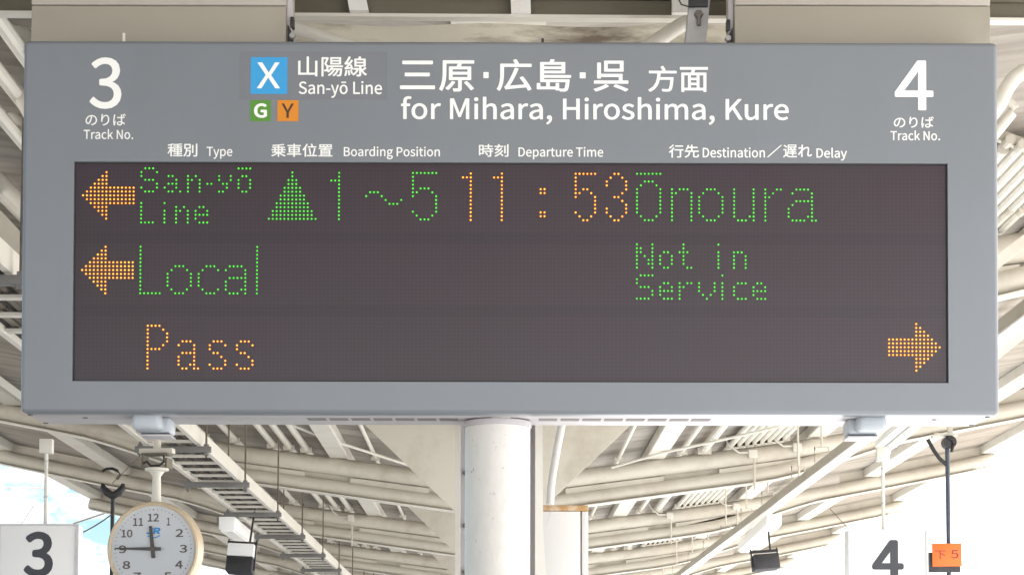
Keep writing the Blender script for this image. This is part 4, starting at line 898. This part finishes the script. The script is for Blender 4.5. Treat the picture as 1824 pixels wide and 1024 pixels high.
diodes("lit_arrow", 1583.5, 576.9, ARROW, True, "amber arrow pointing right in the bottom row", mirror=13)
diodes("lit_text", 252, 300, "0:1-3,25-28;1:0,4;2:0,7-8,12,14,20,23,26-27;3:1-3,9,12-13,15,20,23,25,28;4:4,7-9,12,15,17-18,21-22,25,28;5:0,4,6,9,12,15,22,25,28;6:1-3,7-8,10,12,15,20-21,26-27"
       ";9:0,6;10:0,9,11,15-16;11:0,6,9-10,12,14,17;12:0,6,9,12,14-17;13:0,6,9,12,14;14:0-3,6,9,12,15-17", False, "", words=((0, 6, 0, 40, "green dot text San-yō"), (9, 14, 0, 40, "green dot text Line")))
diodes("lit_text", 250.4, 439.6, "0-4:0,30;5:0,9-11,17-19,23-26,30;6:0,8,12,16,20,22,27,30;7:0,7,13,15,27,30;8:0,7,13,15,23-27,30;9-10:0,7,13,15,22,27,30;11:0,8,12,16,20,22,26-27,30;12:0-5,9-11,17-19,23-25,27,30", False, "green dot text Local")
diodes("lit_text", 263.2, 580, "0:0-3;1:0,4;2-3:0,5;4:0,5,9-11,17-19,24-26;5:0,4,8,12,16,20,23,27;6:0-3,12,16,23;7:0,9-12,17-18,24-25;8:0,8,12,19,26;9:0,8,12,20,27;10:0,8,11-12,16,20,23,27;11:0,9-10,12-13,17-19,24-26", True, "amber dot text Pass")
diodes("lit_triangle", 479.3, 307.4, "0-1:6;2-3:5-7;4-5:4-8;6-7:3-9;8-9:2-10;10-11:1-11;12:0-12", False, "green dot triangle")
diodes("lit_text", 590.2, 308.1, "0:2,21-27;1:2,21;2:0-2,21;3:2,21;4:2,21,23-25;5:2,10-12,21-22,26;6:2,9,13,21,27;7:2,14,18,27;8:2,15-17,27;9:2,27;10:2,21,27;11:2,22,26;12:2,23-25", False, "", words=((0, 12, 0, 5, "green dot number 1"), (0, 12, 9, 18, "green dot tilde"), (0, 12, 21, 27, "green dot number 5")))
diodes("lit_text", 824.7, 309.4, "0:2,10,29-34,39-40;1:0-2,8-10,29,38,41;2-3:2,10,29,37,42;4:2,10,20-21,29,31-32,42;5:2,10,20-21,29-30,33,41;6:2,10,29,34,39-40;7:2,10,34,41;8:2,10,34,42;9:2,10,34,37,42;10:2,10,20-21,29,34,37,42;11:2,10,20-21,30,33,38,41;12:2,10,31-32,39-40", True, "", words=((0, 12, 0, 12, "amber dot number 11"), (0, 12, 20, 21, "amber dot colon"), (0, 12, 29, 42, "amber dot number 53")))
diodes("lit_text", 1134.6, 309.8, "0:0-6;2:2-4;3:1,5;4:0,6,9,11-13,18-20,25,30,33,36-37,41-44;5:0,6,9-10,14,17,21,25,30,33,35,40,45;6:0,6,9,14,16,22,25,30,33-34,45;7:0,6,9,14,16,22,25,30,33,41-45;8:0,6,9,14,16,22,25,30,33,40,45;9-10:0,6,9,14,16,22,25,30,33,39,45;11:1,5,9,14,17,21,25,29-30,33,39,44-45;12:2-4,9,14,18-20,26-28,30,33,40-43,45-46", False, "green dot text Ōnoura")
diodes("lit_text", 1134.3, 435.4, "0:0,4,12,21;1:0-1,4,12;2:0-1,4,7-8,11-13,21,25-27;3:0,2,4,6,9,12,21,25,28;4:0,3-4,6,9,12,21,25,28;5:0,3-4,6,9,12,21,25,28;6:0,4,7-8,13-14,21,25,28"
       ";8:1-4,22;9:0;10:0,7-8,11,13-14,16,20,22,26-28,31-32;11:1-3,6,9,11-12,16,20,22,25,30,33;12:4,6-9,11,16,20,22,25,30-33;13:4,6,11,17,19,22,25,30;14:0-3,7-9,11,18,22,26-28,31-33", False, "", words=((0, 6, 0, 18, "green dot text Not"), (0, 6, 20, 40, "green dot text in"), (8, 14, 0, 40, "green dot text Service")))

# ------------------------------------------------------------------ boxes the board hangs from, and its bracket
def mounting_box(u0, u1, label, flip):
    a, b = P(u0, 60, 6.40).x, P(u1, 60, 6.40).x
    zb0 = BO.z + ZT - 0.02
    zs = P((u0 + u1) / 2, 11, 6.40).z
    t = thing("mounting_box", label, "mounting box", ((a + b) / 2, 6.40, zb0), (0, 0, R(-0.42)), group="mounting boxes above the board")
    w = (b - a) / 2
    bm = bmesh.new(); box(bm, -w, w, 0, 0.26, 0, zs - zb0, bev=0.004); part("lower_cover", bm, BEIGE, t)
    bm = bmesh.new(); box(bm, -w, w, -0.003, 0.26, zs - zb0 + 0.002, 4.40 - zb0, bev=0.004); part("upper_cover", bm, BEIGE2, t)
    s = flip
    bm = bmesh.new(); box(bm, *sorted((s * (w + 0.001), s * (w + 0.016))), 0.03, 0.055, 0.0, 0.5); part("edge_plate", bm, PALEGREY, t)
    bm = bmesh.new()
    prism(bm, [(s * (w + 0.004), 0.125), (s * (w + 0.022), 0.09), (s * (w + 0.022), 0.02), (s * (w + 0.004), 0.07)], 0.022, 0.03); part("latch", bm, BLACK, t, smooth=False)
    bm = bmesh.new(); lathe(bm, [(0.0, -0.014), (0.009, -0.014), (0.011, 0)], 10, axis_y=True)
    o = part("bolt", bm, STEEL, t); o.location = (s * (w + 0.02), 0.02, 0.085)
    bm = bmesh.new(); box(bm, *sorted((s * (w + 0.012), s * (w + 0.024))), 0.02, 0.05, 0.115, 0.15, bev=0.002); part("catch", bm, BLACK, t)
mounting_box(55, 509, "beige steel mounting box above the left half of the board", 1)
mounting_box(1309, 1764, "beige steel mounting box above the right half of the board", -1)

q = P(1238, 76, 6.55)
t = thing("hanger_bracket", "galvanised steel hanger with a bolt standing on the board's top edge", "hanger", (q.x, 6.55, q.z - 0.02), (0, 0, R(-0.42)))
bm = bmesh.new()
vs = box(bm, -0.032, 0.032, 0, 0.006, 0, 0.75); vs += box(bm, -0.034, -0.028, 0.006, 0.05, 0, 0.75); vs += box(bm, 0.028, 0.034, 0.006, 0.05, 0, 0.75)
for v in vs: v.co.x += 0.10 * v.co.z
part("channel", bm, STEEL, t)
bm = bmesh.new(); lathe(bm, [(0.0, -0.014), (0.013, -0.014), (0.016, -0.004), (0.016, 0)], 6, axis_y=True)
o = part("bolt", bm, BOLT, t); o.location = (0.012, 0, 0.112)
bm = bmesh.new(); tube(bm, [(0.012, -0.012, 0.108), (0.012, -0.012, 0.072)], 0.0065, 10); part("bolt_shank", bm, BOLT, t)
bm = bmesh.new(); box(bm, -0.022, 0.042, -0.012, 0.0, 0.135, 0.175, bev=0.003); part("clip", bm, BLACK, t)
bm = bmesh.new(); tube(bm, [(-0.055, -0.005, 0.165), (-0.045, -0.01, 0.142), (-0.02, -0.012, 0.134), (0.0, -0.012, 0.136)], 0.0025, 8); part("wire", bm, CABLE, t)

# two sensor hoods under the board
def hood(u, v, label, s):
    q = P(u, v, 6.44)
    t = thing("sensor_hood", label, "sensor", (q.x, 6.44, q.z), (0, 0, R(-0.42)), group="sensor hoods under the board")
    bm = bmesh.new(); box(bm, -0.042, 0.042, -0.055, 0.05, -0.006, 0.0, bev=0.002); part("mounting_plate", bm, CREAM_W, t)
    bm = bmesh.new()
    vs = box(bm, -0.047, 0.047, -0.085, 0.045, -0.060, -0.0065, bev=0.016, seg=4)
    for v in vs:
        if v.co.z > -0.03: v.co.x *= 0.93
        v.co.x += 0.0
    part("cover", bm, HOODGREY, t)
    bm = bmesh.new(); box(bm, *sorted((s * -0.03, s * 0.068)), -0.02, 0.08, -0.0645, -0.012, bev=0.012, seg=3); part("rear_case", bm, HOODGREY, t)
    bm = bmesh.new(); box(bm, *sorted((s * -0.026, s * 0.064)), -0.018, 0.078, -0.0675, -0.0648, bev=0.002); part("gasket", bm, NAVY, t)
    bm = bmesh.new(); box(bm, *sorted((s * -0.03, s * 0.068)), -0.02, 0.08, -0.0735, -0.0677, bev=0.003); part("lens_plate", bm, PALEGREY, t)
hood(268, 736, "rounded grey sensor hood under the board above the clock", 1)
hood(1546, 739, "rounded grey sensor hood under the board above the number 4 box", -1)

# ------------------------------------------------------------------ cable ladder and its struts at the left
TX0, TX1 = -3.00, -2.50
TZ = 1.6 + 2.2
t = thing("cable_ladder", "long cream cable ladder hanging under the left roof right of the clock", "cable ladder", (0, 0, TZ + 0.06))
for X in (TX0 + 0.03, TX1 - 0.03):
    bm = bmesh.new(); box(bm, X - 0.02, X + 0.02, 8.5, 60, 0, 0.13); part("side_rail", bm, CREAM_W, t, smooth=False)
y, cnt = 8.7, 0
while y < 40 and cnt < 98:
    bm = bmesh.new(); box(bm, TX0 + 0.05, TX1 - 0.05, y, y + 0.08, 0.012, 0.030); part("rung", bm, CREAM_W, t, smooth=False)
    y += 0.50; cnt += 1
bm = bmesh.new()
while y < 60:
    box(bm, TX0 + 0.05, TX1 - 0.05, y, y + 0.08, 0.012, 0.030); y += 0.50
tag(part("rung", bm, CREAM_W, t, smooth=False), "row of far rungs", None, kind="stuff")
for k in range(9):
    X = -2.93 + 0.044 * k
    bm = bmesh.new(); tube(bm, [(X + 0.010 * math.sin(yy * 0.9 + k), yy, TZ + 0.06 + 0.062 + 0.006 * math.sin(yy * 1.3 + 2 * k)) for yy in range(9, 60)], 0.020, 8)
    tag(new_obj("cable", bm, (CABLE, OLIVE, ROD)[k % 3], None), f"{['first', 'second', 'third', 'fourth', 'fifth', 'sixth', 'seventh', 'eighth', 'ninth'][k]} cable on the cable ladder counting from its left rail", "cable", "cables lying on the cable ladder")
proto = None
SY = [10.5, 13.6, 17.3, 20.0, 23.0, 25.9, 29.0, 32.0, 35.0, 38.0, 41.0]
SLB = ["grey strut under the cable ladder at the board's left edge", "grey strut under the cable ladder hidden behind the board", "nearest grey strut under the cable ladder below the left sensor hood"] + \
      [f"{w} grey strut under the cable ladder counting away from the left sensor hood" for w in ("second", "third", "fourth", "fifth", "sixth", "seventh", "eighth", "ninth")]
for Y, lb in zip(SY, SLB):
    if proto is None:
        t = thing("ladder_strut", lb, "strut", (0, Y, TZ), group="struts under the cable ladder")
        bm = bmesh.new(); box(bm, TX0 - 0.06, TX1 + 0.08, -0.03, 0.03, -0.005, 0.045, bev=0.004); part("channel", bm, STRUT, t)
        for X in (TX0 - 0.02, TX1 + 0.04):
            bm = bmesh.new(); tube(bm, [(X, 0, -0.05), (X, 0, zr(X) - TZ)], 0.009, 8); part("rod", bm, ROD, t)
            bm = bmesh.new(); lathe(bm, [(0.022, -0.03), (0.022, -0.005)], 6); lathe(bm, [(0.022, 0.045), (0.022, 0.065)], 6)
            for v in bm.verts: v.co.x += X
            part("nut", bm, STRUT, t)
        proto = t
    else:
        c = proto.copy(); COL.objects.link(c); c.location = (0, Y, TZ); c['label'] = lb
        for ch in proto.children:
            d = ch.copy(); COL.objects.link(d); d.parent = c

# ------------------------------------------------------------------ bright duct, light fittings and wire hooks at the right
DX, DZ = 3.24, 4.0
t = thing("lighting_duct", "long white lighting duct hanging below the right roof slope", "duct", (DX, 0, DZ))
bm = bmesh.new(); box(bm, -0.055, 0.055, 8, 62, 0, 0.012); part("white_underside", bm, ENAMEL, t, smooth=False)
bm = bmesh.new(); box(bm, -0.06, 0.06, 8, 62, 0.0125, 0.10); part("channel", bm, BEIGE, t, smooth=False)
hook = None
for k, Y in enumerate((18.5, 20.4, 22.0, 24.5, 26.6, 29.0, 31.5, 34.0, 37.0, 40.0)):
    lb = f"{['first', 'second', 'third', 'fourth', 'fifth', 'sixth', 'seventh', 'eighth', 'ninth', 'tenth'][k]} wire hook holding the white duct counting from the board"
    if hook is None:
        t = thing("wire_hook", lb, "hook", (DX, Y, DZ + 0.1), group="wire hooks along the white duct")
        bm = bmesh.new()
        tube(bm, [(0, 0, 0.16), (0, 0, zr(DX) - DZ - 0.1)], 0.011, 8); part("rod", bm, CREAM, t)
        bm = bmesh.new()
        tube(bm, [(-0.07, 0, 0.0), (-0.07, 0, 0.16), (0.07, 0, 0.16), (0.07, 0, 0.0)], 0.008, 6); part("stirrup", bm, CREAM, t)
        hook = t
    else:
        c = hook.copy(); COL.objects.link(c); c.location = (DX, Y, DZ + 0.1); c['label'] = lb
        for ch in hook.children:
            d = ch.copy(); COL.objects.link(d); d.parent = c
def batten(name, a, b, w, h, label):
    """a fluorescent fitting: tray, opal tube and end caps"""
    t = thing(name, label, "light fitting", a, group="light fittings under the roof")
    a, b = Vector(a), Vector(b); d = b - a
    Ln = d.length
    t.rotation_euler = (math.atan2(d.z, math.hypot(d.x, d.y)), 0, -math.atan2(d.x, d.y))
    bm = bmesh.new(); box(bm, -w / 2, w / 2, 0, Ln, 0.04, 0.04 + h, bev=0.006); part("tray", bm, ENAMEL, t)
    bm = bmesh.new(); tube(bm, [(0, 0.05, 0.015), (0, Ln - 0.05, 0.015)], 0.024, 12); part("tube", bm, DIFFUSER, t)
    for y in (0.02, Ln - 0.05):
        bm = bmesh.new(); box(bm, -0.03, 0.03, y, y + 0.03, -0.012, 0.042, bev=0.003); part("end_cap", bm, ENAMEL, t)
    return t
batten("light_fitting", P(1578, 806, 15.5), P(1660, 738, 13.6) , 0.16, 0.05, "large white light fitting under the right sensor hood")
def light_box(u0, v0, u1, v1, Y0, Y1, w, h, label):
    a, b = P(u0, v0, Y0), P(u1, v1, Y1)
    t = thing("light_box", label, "light box", a, group="white light boxes")
    d = b - a
    t.rotation_euler = (math.atan2(d.z, math.hypot(d.x, d.y)), 0, -math.atan2(d.x, d.y))
    bm = bmesh.new(); box(bm, -w / 2, w / 2, 0, d.length, 0.02, h, bev=0.006); part("case", bm, ENAMEL, t)
    bm = bmesh.new(); box(bm, -w / 2 + 0.02, w / 2 - 0.02, 0.03, d.length - 0.03, 0, 0.0195); part("diffuser", bm, DIFFUSER, t)
light_box(1379, 938, 1326, 984, 23.5, 27.5, 0.17, 0.15, "white light box under the long duct above the right dark loudspeaker")
light_box(404, 946, 440, 972, 22.0, 25.0, 0.17, 0.16, "white light box under the cable ladder above the left dark loudspeaker")

def speaker(u, v, Y, rz, rx, label, pale):
    c = P(u, v, Y)
    t = thing("loudspeaker", label, "loudspeaker", c, (R(rx), R(-5 if not pale else 3), R(rz)), group="hanging loudspeakers")
    bm = bmesh.new(); box(bm, -0.15, 0.15, 0, 0.2, -0.09, 0.09, bev=0.012); part("cabinet", bm, CHARCOAL, t)
    bm = bmesh.new(); box(bm, -0.135, 0.135, -0.006, -0.0005, -0.077, 0.077, bev=0.002); part("grille", bm, BLACK, t)
    if pale:
        bm = bmesh.new(); box(bm, -0.15, 0.15, 0.012, 0.2, 0.0915, 0.24, bev=0.01); part("upper_case", bm, ENAMEL, t)
    tz = 0.25 if pale else 0.12
    for s in (-1, 1):
        bm = bmesh.new(); bar(bm, (s * 0.158, 0.10, -0.05), (s * 0.158, 0.10, tz + 0.05), 0.014, 0.02, up=(0, 1, 0)); part("bracket_arm", bm, BLACK, t)
    bm = bmesh.new(); box(bm, -0.17, 0.17, 0.09, 0.13, tz, tz + 0.03); bar(bm, (0.08, 0.11, tz + 0.03), (0.10, 0.11, tz + 0.45), 0.02, 0.02, up=(0, 1, 0)); part("bracket_bar", bm, BLACK, t)
speaker(425.5, 1003, 23.0, -4, -10, "dark loudspeaker with a pale upper case hanging right of the clock", True)
speaker(1367, 998, 24.0, 8, -8, "dark loudspeaker hanging from a black bracket under the right light box", False)

# ------------------------------------------------------------------ platform clock
cyk = 15.5
cc = P(272, 977, cyk)
clock = thing("platform_clock", "round white platform clock with a cream gold rim hanging at the left", "clock", cc, (0, 0, R(-9)))
rr = 0.356
bm = bmesh.new()
lathe(bm, [(rr - 0.030, 0.012), (rr - 0.026, -0.004), (rr - 0.012, -0.012), (rr, -0.004), (rr + 0.004, 0.02), (rr + 0.004, 0.13), (rr - 0.01, 0.15), (0.0, 0.152)], 64, axis_y=True)
part("rim", bm, RIM, clock)
bm = bmesh.new(); disc(bm, (0, 0.006, 0), rr - 0.026, 64); part("dial", bm, DIAL, clock, smooth=False)
bm = bmesh.new()
for k in range(60):
    a = R(6 * k); r0 = 0.298
    disc(bm, (r0 * math.sin(a), 0.0045, r0 * math.cos(a)), 0.0055 if k % 5 == 0 else 0.0035, 8)
part("minute_dots", bm, NUMERAL, clock, smooth=False)
for h in range(1, 13):
    a = R(30 * h); s_ = str(h); r0 = 0.238
    hh = 0.030; ww = 0.030 if len(s_) == 1 else 0.044
    if s_ == "1": ww = 0.013
    if s_ == "11": ww = 0.040
    x, z = r0 * math.sin(a), r0 * math.cos(a)
    lettering("numeral", s_, (x - ww, z - hh, x + ww, z + hh), 0.004, NUMERAL, clock, 22, label="numeral " + s_)
x0 = -0.008
lettering("logo", "JR", (-0.055, 0.112, 0.058, 0.162), 0.0042, LOGOBLUE, clock, 60, label="blue two letter logo", slant=0.12)
bm = bmesh.new()
n_ = 12
pp = [(-0.045 + 0.10 * k / n_, 0.106 - 0.016 * math.sin(math.pi * k / n_)) for k in range(n_ + 1)]
for (xa, za_), (xb, zb_) in zip(pp, pp[1:]):
    bm.faces.new([bm.verts.new(c) for c in ((xa, 0.0041, za_), (xb, 0.0041, zb_), (xb, 0.0041, zb_ - 0.009), (xa, 0.0041, za_ - 0.009))])
part("logo_curve", bm, LOGOBLUE, clock, smooth=False)
def hand(name, ang, tip, tail, w0, w1, y):
    bm = bmesh.new()
    prism(bm, [(-w0, -tail), (w0, -tail), (w0 * 1.05, 0), (w1, tip), (-w1, tip), (-w0 * 1.05, 0)], y - 0.003, y)
    M = Matrix.Rotation(R(ang), 4, 'Y')
    for v in bm.verts: v.co = M @ v.co
    part(name, bm, HAND, clock, smooth=False)
hand("hour_hand", -6.5, 0.175, 0.070, 0.015, 0.011, -0.002)
hand("minute_hand", -89, 0.295, 0.068, 0.0135, 0.005, -0.008)
bm = bmesh.new(); lathe(bm, [(0.0, -0.016), (0.012, -0.015), (0.014, -0.008)], 16, axis_y=True); part("hub", bm, BOLT, clock)
bm = bmesh.new(); tube(bm, [(0, 0.07, rr - 0.01), (0, 0.07, rr + 0.20)], [0.038, 0.031], 18); part("stem", bm, CREAM_W, clock)
bm = bmesh.new(); vs = lathe(bm, [(0.031, rr + 0.20), (0.055, rr + 0.235), (0.09, rr + 0.245), (0.09, rr + 0.262)], 20)
for v in bm.verts: v.co.y += 0.07
part("stem_flange", bm, CREAM_W, clock)
bm = bmesh.new()
z0 = rr + 0.262
for a_ in ((-0.10, -0.085, 0, 0.14, z0, z0 + 0.10), (0.085, 0.10, 0, 0.14, z0, z0 + 0.075), (-0.10, 0.10, 0.0, 0.14, z0 + 0.101, z0 + 0.112)): box(bm, *a_)
part("bracket_box", bm, OLIVE, clock)
bm = bmesh.new(); tube(bm, [(-0.08, -0.01, z0 + 0.03), (-0.05, -0.02, z0 + 0.045), (-0.02, -0.02, z0 + 0.01), (0.05, -0.02, z0 + 0.012), (0.085, -0.02, z0 + 0.04), (0.08, -0.01, z0 + 0.085)], 0.009, 8); part("cable_loop", bm, CABLE, clock)
bm = bmesh.new(); box(bm, -0.13, 0.13, 0.03, 0.11, z0 + 0.1125, z0 + 0.15); tube(bm, [(0, 0.07, z0 + 0.15), (0, 0.07, 4.9 - cc.z)], 0.03, 10); part("hanger", bm, CREAM, clock)

# ------------------------------------------------------------------ number boxes
def number_box(u0, u1, vt, ch, drect, upole, Y, label, sidepx, vtop):
    a, b = P(u0, vt, Y), P(u1, vt, Y)
    t = thing("track_number_box", label, "sign", ((a.x + b.x) / 2, Y, a.z), group="track number boxes")
    w = (b.x - a.x) / 2
    H = 0.52
    bm = bmesh.new(); box(bm, -w, w, 0.0, 0.16, -H, 0, bev=0.006); part("box", bm, ENAMEL, t)
    bm = bmesh.new()
    g = 0.012
    for q in ((-w - .003, w + .003, -0.012, -g, 0.002 - g, 0.003), (-w - .003, -w + g, -0.012, -g, -H, 0.0015 - g), (w - g, w + .003, -0.012, -g, -H, 0.0015 - g)):
        box(bm, q[0], q[1], -0.012, -0.001, q[4] if q[4] != -H else -H, q[5])
    part("frame", bm, EDGE, t)
    p0, p1 = P(drect[0], drect[3], Y - 0.001), P(drect[2], drect[1], Y - 0.001)
    ox = (a.x + b.x) / 2
    lettering("track_number", ch, (p0.x - ox, p0.z - a.z, p1.x - ox, p1.z - a.z), -0.0012, DIGIT, t, 28, label="dark grey number " + ch)
    px = P(upole, vt, Y).x - ox
    zt = P(upole, vtop, Y).z - a.z
    bm = bmesh.new(); tube(bm, [(px, 0.08, 0.0), (px, 0.08, zt)], 0.0125, 12); part("pole", bm, CREAM_W, t)
    for f in (0.35, 0.8):
        bm = bmesh.new(); tube(bm, [(px, 0.08, zt * f), (px, 0.08, zt * f + 0.01)], 0.0155, 12); part("pole_collar", bm, PALEGREY, t)
    bm = bmesh.new(); box(bm, px - 0.045, px + 0.045, 0.05, 0.11, zt - 0.05, zt + 0.05, bev=0.006); part("pole_bracket", bm, CREAM_W, t)
number_box(-2, 140, 933, "3", (41.4, 946, 95.5, 1027), 76, 14.0, "white box sign with a dark grey 3 hanging left of the clock", 8, 792)
number_box(1511, 1652, 943, "4", (1553.5, 961, 1609.5, 1032), 1577.5, 14.0, "white box sign with a dark grey 4 hanging at the lower right", 4, 806)

# ------------------------------------------------------------------ dark poles with clamps, orange sign
pY = 13.0
a = P(1687.5, 800, pY)
t = thing("dark_pole", "blue black pole hanging from the right roof edge", "pole", (a.x, pY, a.z))
zb_ = P(1687.5, 1100, pY).z - a.z
bm = bmesh.new(); tube(bm, [(0, 0, zb_), (0, 0, 0.06)], 0.0145, 14); part("tube", bm, NAVY, t)
bm = bmesh.new(); tube(bm, [(-0.005, 0, -0.10), (-0.05, 0, -0.06), (-0.085, 0, -0.01), (-0.125, 0, 0.065)], 0.013, 12); part("stay", bm, BLACK, t)
bm = bmesh.new(); tube(bm, [(0.012, -0.03, 0.045), (0.012, 0.05, 0.045)], 0.042, 20); part("clamp", bm, BLACK, t)
bm = bmesh.new(); tube(bm, [(0.018, -0.034, -0.02), (0.03, -0.034, 0.02), (0.02, -0.034, 0.06), (-0.005, -0.034, 0.075)], 0.010, 10); part("cable_loop", bm, CABLE, t)
bm = bmesh.new(); box(bm, -0.08, 0.07, 0.0, 0.06, 0.088, 0.105); box(bm, -0.10, -0.06, -0.03, 0.02, 0.07, 0.087); box(bm, 0.02, 0.05, 0.06, 0.09, 0.1, 0.75); part("hanger_plate", bm, CREAM, t)

sY = 12.93
a0, b0 = P(1660, 967, sY), P(1714, 1008, sY)
t = thing("orange_sign", "small orange sign with dark red characters fixed to the blue black pole", "sign", ((a0.x + b0.x) / 2, sY, (a0.z + b0.z) / 2), (0, R(-0.8), R(5)))
w, h = (b0.x - a0.x) / 2, (a0.z - b0.z) / 2
bm = bmesh.new(); box(bm, -w, w, 0, 0.008, -h, h, bev=0.001); part("plate", bm, ORANGE, t)
bm = bmesh.new(); box(bm, -w - 0.012, w - 0.006, 0.012, 0.05, -h - 0.036, h - 0.055, bev=0.002); part("backing_plate", bm, BLACK, t)
lettering("lettering", "下", (-w * 0.83, -h * 0.38, -w * 0.08, h * 0.38), -0.001, REDLET, t, 4)
lettering("lettering", "5", (w * 0.26, -h * 0.30, w * 0.78, h * 0.42), -0.001, REDLET, t, 4)

qY = 16.6
a = P(201, 875, qY)
t = thing("clamped_pole", "dark pole held by a forked black clamp left of the clock", "pole", (a.x, qY, a.z))
bm = bmesh.new(); tube(bm, [(0, 0, -0.9), (0, 0, -0.01)], 0.0165, 12); part("tube", bm, BLACK, t)
for s in (-1, 1):
    bm = bmesh.new(); tube(bm, [(0, 0, -0.035), (s * 0.05, 0, -0.005), (s * 0.08, 0, 0.03), (s * 0.082, 0, 0.065)], [0.03, 0.032, 0.027, 0.014], 12); part("jaw", bm, BLACK, t)
bm = bmesh.new(); prism(bm, [(-0.05, 0.0), (0.05, 0.0), (0.025, -0.05), (-0.025, -0.05)], -0.02, 0.02); part("hub", bm, BLACK, t)
bm = bmesh.new(); tube(bm, [P(182, 839, qY) - a, P(190, 834.5, qY) - a, P(200, 834, qY) - a, P(209, 838, qY) - a, P(215, 845, qY) - a, P(208, 853, qY) - a], 0.012, 8); part("cable_hook", bm, CABLE, t)

# ------------------------------------------------------------------ thin wires against the sky
def wire(a, b, r, m, label, sag=0.0):
    bm = bmesh.new()
    a, b = Vector(a), Vector(b)
    tube(bm, [a.lerp(b, k / 10) - Vector((0, 0, sag * 4 * (k / 10) * (1 - k / 10))) for k in range(11)], r, 6)
    tag(new_obj("overhead_wire", bm, m, None), label, "wire")
wire(P(-60, 868, 60), P(110, 869, 60), 0.012, PINK, "faded pink overhead wire crossing the cloudy sky at the left")
wire(P(98, 965, 40), P(240, 880, 40), 0.014, ROD, "thin dark wire rising right beside the clock", 0.15)
wire(P(130, 932, 42), P(190, 912, 42), 0.02, ROD, "short greenish wire at the eave above the number 3 box")
wire(P(20, 960, 50), P(60, 900, 50), 0.014, ROD, "faint dark wire in the sky behind the number 3 box")
wire(P(200, 860, 15.8), P(262, 800, 17.2), 0.003, ROD, "fine stay wire between the black clamp and the nearest grey strut")
wire(P(1478, 905, 30), P(1510, 940, 30), 0.006, ROD, "fine wire reaching the left top corner of the number 4 box")
